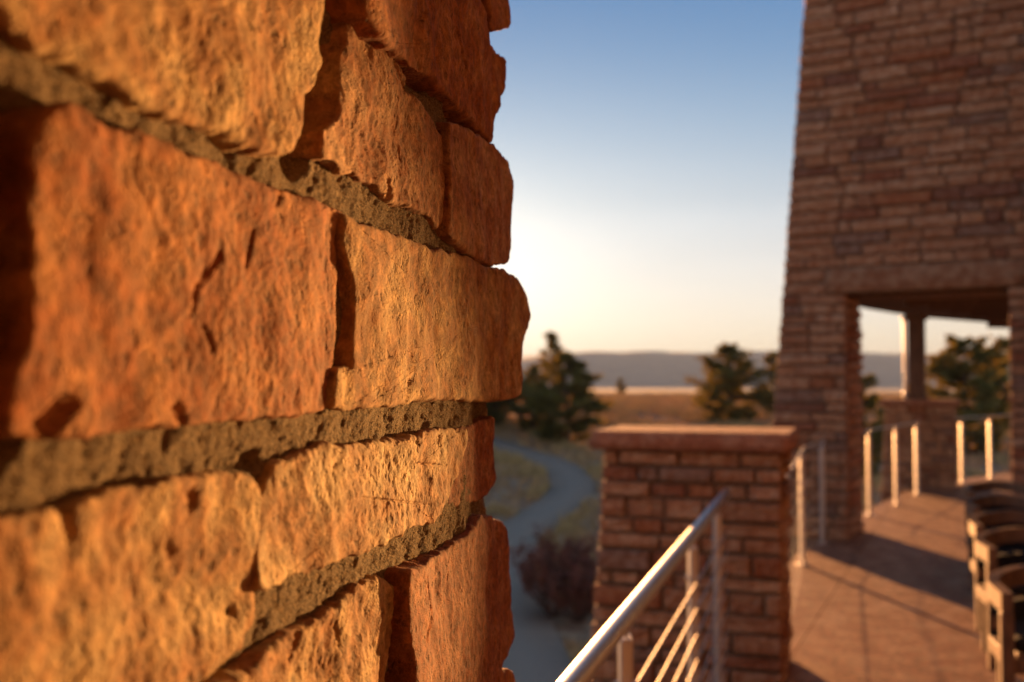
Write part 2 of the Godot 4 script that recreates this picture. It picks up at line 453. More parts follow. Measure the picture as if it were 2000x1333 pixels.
func build_near_wall() -> void:
	wall_setup()
	var w := thing("stone_pier", "rough sandstone pier close up, thick grainy mortar between big orange stones", "stone pier", Vector3.ZERO)
	w.transform = wall_tr
	var dz := 0.0
	for e in [[640, 40, 640, 230, 0.011, -0.022], [620, 250, 590, 300, 0.009, -0.018], [676, 500, 672, 720, 0.006, -0.014], [650, 740, 645, 790, 0.004, -0.012], [522, 960, 508, 1090, 0.005, -0.013], [440, 915, 520, 900, 0.004, -0.012], [788, 1140, 784, 1330, 0.006, -0.016], [15, 240, 0, 820, 0.012, -0.016], [877, 300, 877, 440, 0.003, -0.012], [700, 10, 840, 165, 0.006, -0.016], [890, 215, 950, 275, 0.007, -0.018]]:
		gaps.append([to_wall(e[0], e[1], 0.0), to_wall(e[2], e[3], 0.0), e[4], e[5]])
	# slits, holes and cracks in the faces
	for e in [[422, 498, 374, 560, 0.0022, 0.0035], [372, 562, 365, 612, 0.0022, 0.003], [492, 452, 478, 520, 0.0016, 0.003], [390, 640, 402, 682, 0.0016, 0.0025], [552, 378, 542, 402, 0.0016, 0.003], [330, 800, 340, 822, 0.004, 0.004], [60, 835, 110, 790, 0.006, 0.006], [375, 970, 380, 985, 0.0042, 0.006], [126, 1005, 132, 1045, 0.0035, 0.004], [461, 1192, 465, 1200, 0.0032, 0.004], [330, 1065, 340, 1080, 0.003, 0.002], [700, 972, 840, 986, 0.0009, 0.0012], [810, 905, 872, 910, 0.0009, 0.0018], [806, 862, 813, 872, 0.0016, 0.003], [858, 855, 855, 870, 0.0022, 0.004], [640, 940, 655, 905, 0.001, 0.0014], [812, 1128, 818, 1190, 0.0012, 0.003], [822, 1200, 808, 1256, 0.0014, 0.003], [870, 1092, 862, 1132, 0.001, 0.0025], [695, 305, 706, 335, 0.0014, 0.003], [782, 288, 784, 312, 0.0020, 0.003], [754, 355, 760, 385, 0.0028, 0.004], [700, 258, 720, 300, 0.0012, 0.002], [770, 120, 790, 170, 0.0015, 0.0025], [806, 28, 796, 42, 0.002, 0.003], [882, 60, 905, 130, 0.003, 0.005], [800, 690, 802, 722, 0.0016, 0.0025], [795, 745, 790, 775, 0.003, 0.004], [560, 1290, 580, 1240, 0.003, 0.004], [660, 1260, 650, 1220, 0.002, 0.003]]:
		cracks.append([to_wall(e[0], e[1], 0.0), to_wall(e[2], e[3], 0.0), e[4], e[5]])
	var stones := [
		# outline in pixels of the photograph, how far it stands out, tilt, roundness, relief, grooves, material
		[[640,-70, 634,37, 626,94, 634,120, 615,169, 600,184, 589,259, 574,293, 555,304, 488,285, 431,248, 375,232, 300,210, 232,169, 180,131, 142,109, 82,97, 38,49, 0,8, -120,-90, -120,-330, 300,-220], 0.004, Vector2(0.02, 0.0), 0.010, 0.9, 0.1, "tan"],
		[[81,229, 142,206, 210,255, 281,266, 356,300, 431,322, 488,349, 562,379, 638,401, 671,416, 668,456, 660,494, 658,569, 652,655, 645,707, 641,775, 634,803, 562,812, 450,818, 337,829, 225,835, 150,846, 30,846, 8,842, 22,749, 49,662, 60,569, 64,475, 60,400, 62,300, 75,244], 0.002, Vector2(-0.03, 0.0), 0.006, 0.9, 0.5, "rust"],
		[[-40,150, -30,500, -60,860, -420,1000, -420,-100, -150,60], -0.002, Vector2.ZERO, 0.008, 1.0, 0.0, "rust"],
		[[0,1020, 112,998, 206,979, 262,960, 337,942, 412,934, 472,929, 499,938, 510,960, 504,1020, 501,1058, 495,1144, 499,1208, 476,1268, 412,1320, 360,1360, 200,1450, -150,1600, -150,1075], 0.0, Vector2(-0.02, 0.02), 0.008, 1.0, 0.2, "tan"],
		[[541,908, 594,885, 650,870, 710,874, 755,863, 811,852, 837,840, 875,844, 909,839, 912,855, 905,897, 894,930, 879,979, 852,1017, 822,1024, 785,1039, 725,1073, 672,1088, 612,1110, 537,1140, 504,1148, 502,1058, 526,975, 534,945], 0.001, Vector2(0.0, -0.04), 0.006, 1.1, 0.15, "pale"],
		[[518,1291, 572,1250, 621,1220, 680,1172, 710,1140, 744,1130, 781,1155, 777,1185, 768,1227, 762,1283, 759,1345, 740,1430, 380,1520, 440,1345], 0.002, Vector2(-0.04, 0.0), 0.008, 1.3, 0.3, "tan"],
		[[796,1122, 837,1099, 875,1077, 905,1056, 925,1030, 940,1012, 961,1011, 988,1028, 991,1077, 999,1126, 1001,1246, 988,1283, 978,1309, 976,1345, 930,1410, 806,1430, 806,1333, 804,1283, 800,1257, 794,1208], 0.0, Vector2(-0.05, 0.0), 0.008, 0.9, 0.4, "red"],
		[[868,845, 912,833, 965,818, 967,882, 969,938, 957,964, 942,975, 924,983, 880,985, 862,940], -0.008, Vector2(-0.05, 0.0), 0.008, 1.0, 0.1, "red"],
		[[674,415, 695,434, 762,456, 819,475, 837,486, 894,497, 950,520, 976,527, 1014,546, 1032,587, 1038,617, 1034,640, 1023,670, 1019,711, 1023,737, 1021,767, 1006,779, 950,782, 875,779, 819,782, 762,790, 695,797, 648,797, 652,760, 661,722, 692,719, 689,700, 699,606, 693,550, 680,509, 673,475], 0.0, Vector2(-0.01, 0.0), 0.009, 0.9, 0.5, "buff"],
		[[682,23, 690,34, 713,52, 740,79, 758,106, 776,126, 792,149, 794,158, 785,175, 803,187, 821,207, 835,232, 848,247, 866,274, 873,296, 873,364, 873,418, 868,434, 859,441, 841,423, 812,409, 776,395, 758,382, 740,364, 704,344, 661,321, 632,306, 627,296, 628,265, 646,242, 661,220, 663,162, 663,126, 666,101, 672,81, 673,61, 680,45], 0.0, Vector2(-0.02, 0.0), 0.006, 1.1, 0.1, "clay"],
		[[664,352, 722,371, 758,391, 794,407, 834,427, 834,437, 785,424, 731,398, 677,371], -0.012, Vector2.ZERO, 0.004, 1.3, 0.0, "clay"],
		[[878,240, 905,247, 965,285, 991,315, 1001,349, 1002,412, 999,484, 993,512, 957,518, 931,505, 905,486, 880,460, 880,375, 879,319, 876,281], -0.003, Vector2(-0.05, 0.0), 0.009, 0.8, 0.1, "clay"],
		[[717,0, 725,30, 744,64, 777,90, 800,105, 819,124, 845,146, 856,165, 882,190, 912,225, 942,255, 965,281, 969,225, 984,180, 987,157, 986,116, 969,94, 959,64, 956,34, 946,0, 930,-60, 700,-90], 0.004, Vector2(-0.07, 0.05), 0.009, 1.3, 0.5, "rust"],
		[[950,-10, 958,30, 957,56, 980,55, 1002,49, 1004,30, 999,0, 990,-60, 940,-70], -0.004, Vector2(-0.02, 0.0), 0.008, 1.2, 0.0, "rust"],
		[[976,1318, 988,1310, 1000,1312, 1009,1328, 1012,1360, 1000,1420, 960,1420], -0.004, Vector2(-0.04, 0.0), 0.009, 1.0, 0.0, "rust"],
	]
	for s in stones:
		var poly := px_poly(s[0], dz + s[1], s[2])
		var m := stone_mesh(poly, s[1], s[2], s[3] * 0.4, s[4], s[5] * 0.7, 0.045, 0.0022)
		part("stone", m, M[s[6]], w)
	# stones round about, outside the picture
	rng.seed = 77
	var y := -1.62
	var cam := wall_inv * EYE
	while y < 1.25:
		var rh := rng.randf_range(0.10, 0.17)
		var s := -1.15
		while s < 0.24:
			var l := rng.randf_range(0.16, 0.34)
			var e := minf(s + l, 0.27)
			if 0.27 - e < 0.08: e = 0.27
			var clear := true
			for fs in [0.0, 0.33, 0.66, 1.0]:
				for fy in [0.0, 0.5, 1.0]:
					var wp := wall_tr * Vector3(lerpf(s, e, fs), y + rh * fy, 0)
					var cp := (wp - EYE).rotated(Vector3.RIGHT, -pitch)
					if cp.z < -0.05:
						var px := 1000.0 + cp.x / -cp.z * FPX
						var py := 666.5 - cp.y / -cp.z * FPX
						if px > -460 and py > -370 and py < 1640: clear = false
					elif cp.z < 0.1: clear = clear and absf(y - cam.y + rh * fy) > 0.3
			if clear and e - s > 0.05:
				var jy := rng.randf_range(-0.006, 0.006)
				var poly := PackedVector2Array([Vector2(s + 0.009, y + 0.009 + jy), Vector2(e - 0.009, y + 0.009 - jy), Vector2(e - 0.009, y + rh - 0.009), Vector2(s + 0.009, y + rh - 0.009 + jy)])
				part("stone", stone_mesh(poly, rng.randf_range(-0.006, 0.005), Vector2(rng.randf_range(-0.03, 0.03), 0), 0.009, 1.1, rng.randf() * 0.5, 0.055, 0.012), M[["tan", "rust", "clay"][rng.randi() % 3]], w)
			s = e
		y += rh
	# mortar: a rough sheet over the core, closed behind
	var st := SurfaceTool.new()
	st.begin(Mesh.PRIMITIVE_TRIANGLES)
	st.set_smooth_group(0)
	var s0 := -0.62; var s1 := 0.15; var y0 := -0.42; var y1 := 0.42; var g := 0.0020
	var nx := int((s1 - s0) / g); var ny := int((y1 - y0) / g)
	for j in ny + 1:
		for i in nx + 1:
			var px := s0 + (s1 - s0) * i / nx
			var py := y0 + (y1 - y0) * j / ny
			var D := mortar_z(px, py)
			var z := D + bend_z(px) + 0.002 * fn_low.get_noise_2d(px * 2.0, py * 2.0) + 0.0022 * fn_mid.get_noise_2d(px, py) + 0.0011 * fn_fine.get_noise_2d(px * 1.9, py * 1.9) - 0.0012 * smoothstep(0.30, 0.55, fn_fine.get_noise_2d(px * 0.8 + 4.0, py * 0.8))
			if i == 0 or j == 0 or j == ny: z = D - 0.02
			if i == nx: z -= 0.06
			elif i >= nx - 3: z -= 0.004 * (i - nx + 4)
			st.add_vertex(Vector3(px, py, z))
	for j in ny:
		for i in nx:
			var a := j * (nx + 1) + i
			st.add_index(a); st.add_index(a + nx + 1); st.add_index(a + nx + 2)
			st.add_index(a); st.add_index(a + nx + 2); st.add_index(a + 1)
	st.generate_normals()
	part("mortar", st.commit(), M.mortar, w)
	var core := box_mesh(Vector3(1.55, 8.6, 0.78), 0.01)
	part("core", core, M.mortar, w, Transform3D(Basis.IDENTITY, Vector3(0.13 - 0.775, -EYE.y - 5.9, -0.39 - 0.078)))
	# the pier stands on a spread footing on the slope below the deck
	part("footing", box_mesh(Vector3(1.9, 0.6, 1.2), 0.03), M.joint, w, Transform3D(Basis.IDENTITY, Vector3(0.13 - 0.775, -EYE.y - 6.2, -0.39 - 0.078)))

# ---------------------------------------------------------------- coursed masonry
var unit := []

func unit_stone(seed_: int, ax: float, ay: float) -> ArrayMesh:
	# width 1, height 1, depth 1: the face lies near z = 0, the back at z = -1
	var r := RandomNumberGenerator.new()
	r.seed = seed_
	var st := SurfaceTool.new()
	st.begin(Mesh.PRIMITIVE_TRIANGLES)
	st.set_smooth_group(-1)
	var xs := [-0.5 + ax, -0.18 + r.randf_range(-0.06, 0.06), 0.16 + r.randf_range(-0.06, 0.06), 0.5 - ax]
	var ys := [-0.5 + ay, r.randf_range(-0.12, 0.12), 0.5 - ay]
	var G := []
	for j in 3:
		for i in 4:
			G.append(Vector3(xs[i] + r.randf_range(-0.3, 0.3) * ax, ys[j] + r.randf_range(-0.3, 0.3) * ay, r.randf_range(-0.16, 0.05)))
	for j in 2:
		for i in 3:
			quad(st, G[j * 4 + i], G[j * 4 + i + 4], G[j * 4 + i + 5], G[j * 4 + i + 1])
	var ring := [0, 4, 8, 9, 10, 11, 7, 3, 2, 1]
	var outer := []
	for k in ring:
		var p: Vector3 = G[k]
		var ox: float = -0.5 if k % 4 == 0 else 0.5 if k % 4 == 3 else p.x
		var oy: float = -0.5 if k < 4 else 0.5 if k > 7 else p.y
		outer.append(Vector3(ox, oy, -0.22 + r.randf_range(-0.06, 0.04)))
	for k in ring.size():
		var k2 := (k + 1) % ring.size()
		quad(st, G[ring[k]], outer[k], outer[k2], G[ring[k2]])
		var b1: Vector3 = outer[k]; var b2: Vector3 = outer[k2]
		quad(st, b1, Vector3(b1.x, b1.y, -1), Vector3(b2.x, b2.y, -1), b2)
	st.generate_normals()
	return st.commit()

func make_units() -> void:
	for c in 3:
		var v := []
		for k in 5:
			v.append(unit_stone(100 + c * 10 + k, [0.025, 0.045, 0.09][c], 0.11))
		unit.append(v)

func tone() -> Material:
	var v := rng.randf()
	var k := 0
	if v < 0.24: k = 0
	elif v < 0.46: k = 1
	elif v < 0.64: k = 2
	elif v < 0.78: k = 3
	elif v < 0.85: k = 4
	elif v < 0.90: k = 5
	elif v < 0.96: k = 6
	else: k = 7
	return M.tones[k]

# one face: O is the foot of the face, R runs along it, N looks out. left(h), right(h) give its ends, rows its courses
func lay_face(parent: Node, O: Vector3, R: Vector3, N: Vector3, h0: float, rows: Array, left: Callable, right: Callable, skip: Callable, lens: Vector2, depth: float, proud: float, stuff: Callable) -> Dictionary:
	var extra := {}
	var h := h0
	for rh in rows:
		var a: float = left.call(h + rh * 0.5)
		var b: float = right.call(h + rh * 0.5)
		var x := a
		while x < b - 0.01:
			var l := rng.randf_range(lens.x, lens.y)
			if rng.randf() < 0.25: l *= 0.55
			var e := x + l
			if b - e < lens.x * 0.5: e = b
			e = minf(e, b)
			var cut: Vector2 = skip.call(x, e, h, h + rh)   # (-1,-1): keep; else keep [x, cut.x] and go on from cut.y
			if cut.y > 0.0:
				e = cut.x
			if e - x > 0.03:
				var joint := 0.013
				var size := Vector3(e - x - joint * rng.randf_range(0.7, 1.3), (rh - joint) * rng.randf_range(0.90, 1.03), depth)
				var asp := size.x / size.y
				var cls := 0 if asp > 3.2 else 1 if asp > 1.8 else 2
				var mesh: Mesh = unit[cls][rng.randi() % 5]
				var pos: Vector3 = O + R * ((x + e) * 0.5) + Vector3.UP * (h + rh * 0.5) + N * (proud + rng.randf_range(-0.014, 0.020))
				var lean := rng.randf_range(-0.018, 0.018)
				var tr := Transform3D(Basis((R + Vector3.UP * lean) * size.x, (Vector3.UP - R * lean) * size.y, N * size.z), pos)
				var mat := tone()
				if stuff.call((x + e) * 0.5, h):
					if not extra.has(mat):
						var st := SurfaceTool.new()
						st.begin(Mesh.PRIMITIVE_TRIANGLES)
						extra[mat] = st
					extra[mat].append_from(mesh, 0, tr)
				else:
					part("stone", mesh, mat, parent, tr)
			x = e if cut.y <= 0.0 else cut.y + 0.0005
		h += rh
	return extra

func finish_stuff(parent: Node, extras: Array) -> void:
	var root: Node3D = null
	for ex in extras:
		for mat in ex:
			var o := part("far_stones", ex[mat].commit(), mat, parent)
			o.set_meta("kind", "stuff")

func courses(total: float, lo: float, hi: float) -> Array:
	var out := []
	var left := total
	while left > hi * 1.5:
		var h := rng.randf_range(lo, hi)
		out.append(h)
		left -= h
	if left > hi:
		out.append(left * 0.5); out.append(left * 0.5)
	else:
		out.append(left)
	return out

func hexa(b: Array, t: Array) -> ArrayMesh:
	# bottom and top quads, counter-clockwise seen from above
	var st := SurfaceTool.new()
	st.begin(Mesh.PRIMITIVE_TRIANGLES)
	st.set_smooth_group(-1)
	quad(st, t[0], t[3], t[2], t[1])
	quad(st, b[0], b[1], b[2], b[3])
	for k in 4:
		var j := (k + 1) % 4
		quad(st, b[k], t[k], t[j], b[j])
	st.generate_normals()
	return st.commit()

func never(_x: float, _e: float, _h: float, _h2: float) -> Vector2:
	return Vector2(-1, -1)

func all_parts(_x: float, _h: float) -> bool:
	return false

# a low pier: corner is its front right corner on the deck, R runs right along the front, U runs back
func build_pier(corner: Vector3, yaw: float, width: float, deep: float, height: float, batter: float, label: String, seed_: int, below: float) -> Node3D:
	rng.seed = seed_
	var a := deg_to_rad(yaw)
	var R := Vector3(cos(a), 0, sin(a))
	var U := Vector3(sin(a), 0, -cos(a))
	var N := -U
	var p := thing("stone_pier", label, "stone pier", corner)
	var ov := 0.06
	var capt := 0.105
	var bh := height - capt
	var wl := func(h: float) -> float: return -(width - 2.0 * ov) - batter * (bh - h)
	var wr := func(_h: float) -> float: return 0.0
	var O := -R * ov + U * ov
	# core
	var lo := -below
	var ins := 0.022
	var cb := []
	var ct := []
	for e in [[lo, cb], [bh, ct]]:
		var l: float = wl.call(e[0]) + ins
		var f: Vector3 = O + U * ins + Vector3.UP * e[0]
		var bk: Vector3 = O + U * (deep - 2.0 * ov - ins) + Vector3.UP * e[0]
		e[1].append(f + R * l); e[1].append(f - R * ins); e[1].append(bk - R * ins); e[1].append(bk + R * l)
	part("core", hexa(cb, ct), M.joint, p)
	var rows := courses(bh + minf(below, 0.5), 0.075, 0.135)
	lay_face(p, O, R, N, -minf(below, 0.5), rows, wl, wr, never, Vector2(0.17, 0.42), 0.1, 0.012, all_parts)
	# the two side faces start behind the front stones
	var side := func(_h: float) -> float: return 0.095
	var side_end := func(_h: float) -> float: return deep - 2.0 * ov - 0.02
	lay_face(p, O, U, R, 0.0, courses(bh, 0.085, 0.13), side, side_end, never, Vector2(0.2, 0.36), 0.1, 0.012, all_parts)
	# cap stone
	var cap := box_mesh(Vector3(width, capt, deep), 0.012)
	var tr := Transform3D(Basis(R, Vector3.UP, -U), -R * width * 0.5 + U * deep * 0.5 + Vector3.UP * bh)
	part("cap_stone", rough_slab(width, capt, deep, seed_), M.cap, p, tr)
	return p

func rough_slab(w: float, h: float, d: float, seed_: int) -> ArrayMesh:
	# a cast cap with rock-faced edges
	var n := FastNoiseLite.new()
	n.seed = seed_
	n.frequency = 7.0
	var st := SurfaceTool.new()
	st.begin(Mesh.PRIMITIVE_TRIANGLES)
	st.set_smooth_group(0)
	var per := []
	var segx := 16; var segz := 12
	for k in segx: per.append(Vector2(-w / 2 + w * k / segx, d / 2))
	for k in segz: per.append(Vector2(w / 2, d / 2 - d * k / segz))
	for k in segx: per.append(Vector2(w / 2 - w * k / segx, -d / 2))
	for k in segz: per.append(Vector2(-w / 2, -d / 2 + d * k / segz))
	var m := per.size()
	var prof := [[0.02, 0.0], [0.0, 0.012], [-0.004, h * 0.35], [0.0, h * 0.7], [0.004, h - 0.012], [0.016, h]]
	var rings := []
	for pr in prof:
		var r := []
		for p in per:
			var q: Vector2 = p
			var j: float = n.get_noise_3d(q.x * 3.0, pr[1] * 6.0, q.y * 3.0) * 0.010
			var ix: float = (pr[0] + j) * signf(q.x) if absf(absf(q.x) - w / 2) < 0.001 else 0.0
			var iz: float = (pr[0] + j) * signf(q.y) if absf(absf(q.y) - d / 2) < 0.001 else 0.0
			r.append(Vector3(q.x - ix, pr[1], q.y - iz))
		rings.append(r)
	for i in rings.size() - 1:
		for k in m:
			var k2 := (k + 1) % m
			quad(st, rings[i][k], rings[i + 1][k], rings[i + 1][k2], rings[i][k2])
	st.set_smooth_group(-1)
	for k in range(1, m - 1):
		st.add_vertex(rings[5][0]); st.add_vertex(rings[5][k + 1]); st.add_vertex(rings[5][k])
		st.add_vertex(rings[0][0]); st.add_vertex(rings[0][k]); st.add_vertex(rings[0][k + 1])
	st.generate_normals()
	return st.commit()

# ---------------------------------------------------------------- the tower with its opening
func build_tower() -> void:
	rng.seed = 501
	var J := Vector3(3.46, 0, -10.28)       # front foot of the left jamb
	var R := Vector3(0.874, 0, 0.486)
	var U := Vector3(0.486, 0, -0.874)
	var N := -U
	var T := 0.85
	var top := 7.6
	var ow := 1.5; var oh := 2.55
	var t := thing("stone_tower", "tall tapering ledgestone tower wall with a square doorway and stone lintel", "tower", J)
	var lf := func(h: float) -> float: return -0.88 + 0.085 * h
	var rt := func(_h: float) -> float: return 3.3
	var ins := 0.02
	# core in three blocks round the opening
	var blk := func(l0: float, l1: float, r0: float, r1: float, y0: float, y1: float) -> void:
		var b := []; var tp := []
		for e in [[y0, l0, r0, b], [y1, l1, r1, tp]]:
			e[3].append(R * e[1] + U * ins + Vector3.UP * e[0]); e[3].append(R * e[2] + U * ins + Vector3.UP * e[0])
			e[3].append(R * e[2] + U * (T - ins) + Vector3.UP * e[0]); e[3].append(R * e[1] + U * (T - ins) + Vector3.UP * e[0])
		part("core", hexa(b, tp), M.joint, t)
	blk.call(lf.call(-6.5) + ins, lf.call(oh) + ins, -ins, -ins, -6.5, oh)
	blk.call(ow + ins, ow + ins, 3.3 - ins, 3.3 - ins, -6.5, oh)
	blk.call(lf.call(oh) + ins, lf.call(top) + ins, 3.3 - ins, 3.3 - ins, oh + 0.002, top)
	var lint_h := 0.27
	var skip := func(x: float, e: float, h: float, h2: float) -> Vector2:
		if h2 <= oh + 0.001:
			if x < 0.0 and e > -0.06: return Vector2(0.0, ow)
			if x >= 0.0 and x < ow: return Vector2(x, ow)
		elif h < oh + lint_h - 0.001:
			if x < -0.2 and e > -0.26: return Vector2(-0.2, ow + 0.17)
			if x >= -0.2 and x < ow + 0.17: return Vector2(x, ow + 0.17)
		return Vector2(-1, -1)
	var st := func(x: float, h: float) -> bool: return x > 1.95 or h > 5.62 or h < -0.05
	var rows := courses(oh, 0.095, 0.145)
	rows.append_array(courses(lint_h, 0.12, 0.15))
	rows.append_array(courses(top - oh - lint_h, 0.095, 0.145))
	var extras := []
	extras.append(lay_face(t, Vector3.ZERO, R, N, 0.0, rows, lf, rt, skip, Vector2(0.22, 0.62), 0.1, 0.014, st))
	# inner face of the left jamb, looking into the opening
	var js := func(_h: float) -> float: return 0.09
	var je := func(_h: float) -> float: return T - 0.02
	lay_face(t, Vector3.ZERO, U, R, 0.0, courses(oh - 0.01, 0.10, 0.15), js, je, never, Vector2(0.3, 0.5), 0.1, 0.012, all_parts)
	# outer left side, leaning with the batter: laid as it steps in
	var ly := 0.0
	var lrows := courses(top, 0.12, 0.17)
	for rh in lrows:
		var o: Vector3 = R * (lf.call(ly + rh * 0.5) + 0.0)
		extras.append(lay_face(t, o, -U, -R, ly, [rh], func(_h: float) -> float: return -(T - 0.02), func(_h: float) -> float: return -0.095, never, Vector2(0.25, 0.5), 0.09, 0.006, func(_x: float, _h: float) -> bool: return true))
		ly += rh
	finish_stuff(t, extras)
	# lintel
	part("lintel", rough_slab(ow + 0.37, lint_h - 0.012, 0.2, 9), M.lintel, t, Transform3D(Basis(R, Vector3.UP, -U), R * ((ow + 0.17 - 0.2) * 0.5) + U * 0.065 + Vector3.UP * (oh + 0.006)))
	# boarded soffit of the opening
	for k in 6:
		var d := (T - 0.18) / 6.0
		part("soffit_board", box_mesh(Vector3(ow - 0.01, 0.03, d - 0.006), 0.003), M.column, t, Transform3D(Basis(R, Vector3.UP, -U), R * ow * 0.5 + U * (0.17 + d * (k + 0.5)) + Vector3.UP * (oh - 0.032)))

# ---------------------------------------------------------------- deck
var deck_plan: PackedVector2Array

func build_deck() -> void:
	deck_plan = PackedVector2Array([Vector2(-1.95, -4.5), Vector2(-0.52, 0.3), Vector2(1.22, 6.0), Vector2(2.48, 9.0), Vector2(3.05, 10.35), Vector2(4.22, 12.3), Vector2(5.0, 13.5), Vector2(5.85, 14.9), Vector2(7.9, 17.1), Vector2(10.0, 18.6), Vector2(13.5, 19.6), Vector2(13.5, -4.5)])
	var d := Node3D.new()
	d.name = "deck_floor"
	add_child(d)
	d.set_meta("kind", "structure")
	d.set_meta("label", "terrace floor of warm brown concrete slabs")
	part("slab_bed", prism(deck_plan, -0.45, -0.022), M.deck_base, d)
	var ang := deg_to_rad(24.7)
	var u := Vector2(sin(ang), cos(ang))
	var v := Vector2(cos(ang), -sin(ang))
	var o := Vector2(1.70, 6.07)
	var sz := Vector2(3.9, 7.4)
	rng.seed = 41
	for i in range(-5, 8):
		for j in range(-6, 7):
			var g := 0.003
			var c := PackedVector2Array()
			for e in [Vector2(i * sz.x + g, j * sz.y + g), Vector2((i + 1) * sz.x - g, j * sz.y + g), Vector2((i + 1) * sz.x - g, (j + 1) * sz.y - g), Vector2(i * sz.x + g, (j + 1) * sz.y - g)]:
				c.append(o + v * e.x + u * (e.y + 2.4))
			for piece in Geometry2D.intersect_polygons(c, deck_plan):
				if piece.size() > 2:
					part("slab", prism(piece, -0.0215, 0.0), M.deck, d)

# ---------------------------------------------------------------- railing
# runs through the given plan points (x, forward); posts at the given fractions of the run
func build_railing(pts: Array, posts: Array, label: String, slim := 1.0) -> void:
	var t := thing("guard_railing", label, "railing", Vector3(pts[0].x, 0, -pts[0].y), "steel guard railings along the terrace")
	var o: Vector3 = t.position
	var line := func(y: float) -> Array:
		var r := []
		for p in pts: r.append(Vector3(p.x, y, -p.y) - o)
		return r
	part("handrail", tube(line.call(1.045), [0.024 * slim], 20), M.steel, t)
	for k in 8:
		part("rod", tube(line.call(0.12 + 0.102 * k), [0.0045 * slim], 8), M.cable, t)
	for q in posts:
		var p := Vector3(q[0], 0, -q[1]) - o
		var yaw: float = atan2(q[2], q[3]) * 0.3 - 0.06
		var b := Basis(Vector3.UP, -yaw)
		var post := part("post", box_mesh(Vector3(0.034, 0.955, 0.085), 0.004), M.satin, t, Transform3D(b, p + b * Vector3(-0.03, 0.008, 0)))
		part("post_base", box_mesh(Vector3(0.1, 0.008, 0.1), 0.002), M.satin, post, Transform3D(Basis.IDENTITY, Vector3(0, -0.008, 0)))
		part("bracket", tube([Vector3(0.0, 0.95, 0), Vector3(0.006, 0.99, 0), Vector3(0.03, 1.02, 0)], [0.008], 8), M.satin, post)
		for k in 8:
			part("rod_clip", tube([Vector3(-0.03, 0.112 + 0.102 * k, 0), Vector3(0.032, 0.112 + 0.102 * k, 0)], [0.0095], 8), M.steel, post)

# ---------------------------------------------------------------- chair
func build_chair() -> Node3D:
	# tub armchair: faces +z, origin on the floor under its middle
	var t := thing("patio_chair", "", "chair", Vector3.ZERO, "wooden patio chairs in a row")
	var w := 0.29; var d := 0.27
	var top := 0.69
	# curved rail: from the left arm round the back to the right arm
	var arc := func(y: float, wide: float, thick: float, from: float, to: float, yb: float) -> ArrayMesh:
		var st := SurfaceTool.new()
		st.begin(Mesh.PRIMITIVE_TRIANGLES)
		st.set_smooth_group(0)
		var secs := []
		var n := 28
		for k in n + 1:
			var s := lerpf(from, to, float(k) / n)
			# s -1..1; the arms are straight, the back a half ellipse
			var a := s * PI * 0.5
			var p := Vector3(sin(a) * w, 0, -cos(a) * (d + 0.02))
			var dirv := Vector3(cos(a) * w, 0, sin(a) * (d + 0.02)).normalized()
			if absf(s) > 1.0:
				p = Vector3(signf(s) * w, 0, (absf(s) - 1.0) * 0.9)
				dirv = Vector3(0, 0, signf(s))
			var out := Vector3(-dirv.z, 0, dirv.x) * -1.0
			var lift := yb * (1.0 - clampf(absf(s), 0, 1))
			var base := p + Vector3.UP * (y + lift)
			secs.append([base - out * wide * 0.5, base + out * wide * 0.5, base + out * wide * 0.5 + Vector3.UP * thick, base - out * wide * 0.5 + Vector3.UP * thick])
		st.set_smooth_group(-1)
		for k in n:
			for e in 4:
				var e2 := (e + 1) % 4
				quad(st, secs[k][e], secs[k][e2], secs[k + 1][e2], secs[k + 1][e])
		quad(st, secs[0][0], secs[0][3], secs[0][2], secs[0][1])
		quad(st, secs[n][0], secs[n][1], secs[n][2], secs[n][3])
		st.generate_normals()
		return st.commit()
	part("top_rail", arc.call(top - 0.085, 0.05, 0.085, -1.28, 1.28, 0.05), M.wood, t)
	part("back_rail", arc.call(0.47, 0.028, 0.06, -0.98, 0.98, 0.03), M.wood, t)
	for s in [-1, 1]:
		part("leg", box_mesh(Vector3(0.055, top - 0.087, 0.055), 0.006), M.wood, t, Transform3D(Basis.IDENTITY, Vector3(s * w, 0, 0.225)))
		part("leg", box_mesh(Vector3(0.045, top - 0.087, 0.045), 0.006), M.wood, t, Transform3D(Basis.IDENTITY, Vector3(s * w * 0.78, 0, -0.178)))
		part("side_rail", box_mesh(Vector3(0.03, 0.07, 0.40), 0.004), M.wood, t, Transform3D(Basis.IDENTITY, Vector3(s * w * 0.93, 0.33, 0.02)))
	part("front_rail", box_mesh(Vector3(w * 2 - 0.05, 0.07, 0.03), 0.004), M.wood, t, Transform3D(Basis.IDENTITY, Vector3(0, 0.33, 0.225)))
	for k in 5:
		part("seat_slat", box_mesh(Vector3(w * 2 - 0.08, 0.018, 0.07), 0.004), M.wood, t, Transform3D(Basis.IDENTITY, Vector3(0, 0.402, -0.14 + k * 0.085)))
	var cu := box_mesh(Vector3(w * 2 - 0.07, 0.065, 0.42), 0.022)
	part("dark_gap_band", arc.call(0.43, 0.05, 0.13, -0.86, 0.86, 0.03), M.cushion, t, Transform3D(Basis.IDENTITY, Vector3(0, 0, 0.05)))  # dark band added for the shaded gap under the top rail
	part("seat_cushion", cu, M.cushion, t, Transform3D(Basis.IDENTITY, Vector3(0, 0.421, 0.01)))
	return t

# ---------------------------------------------------------------- ground
func ground_y(x: float, f: float) -> float:
	var r := sqrt(x * x * 0.3 + f * f)
	var y := -5.9
	y += 5.1 * smoothstep(26.0, 118.0, r) * 1.0
	y -= 34.0 * smoothstep(135.0, 900.0, r)
	y += 0.35 * sin(x * 0.06 + 1.0) * sin(f * 0.045) * smoothstep(40.0, 90.0, r)
	return y

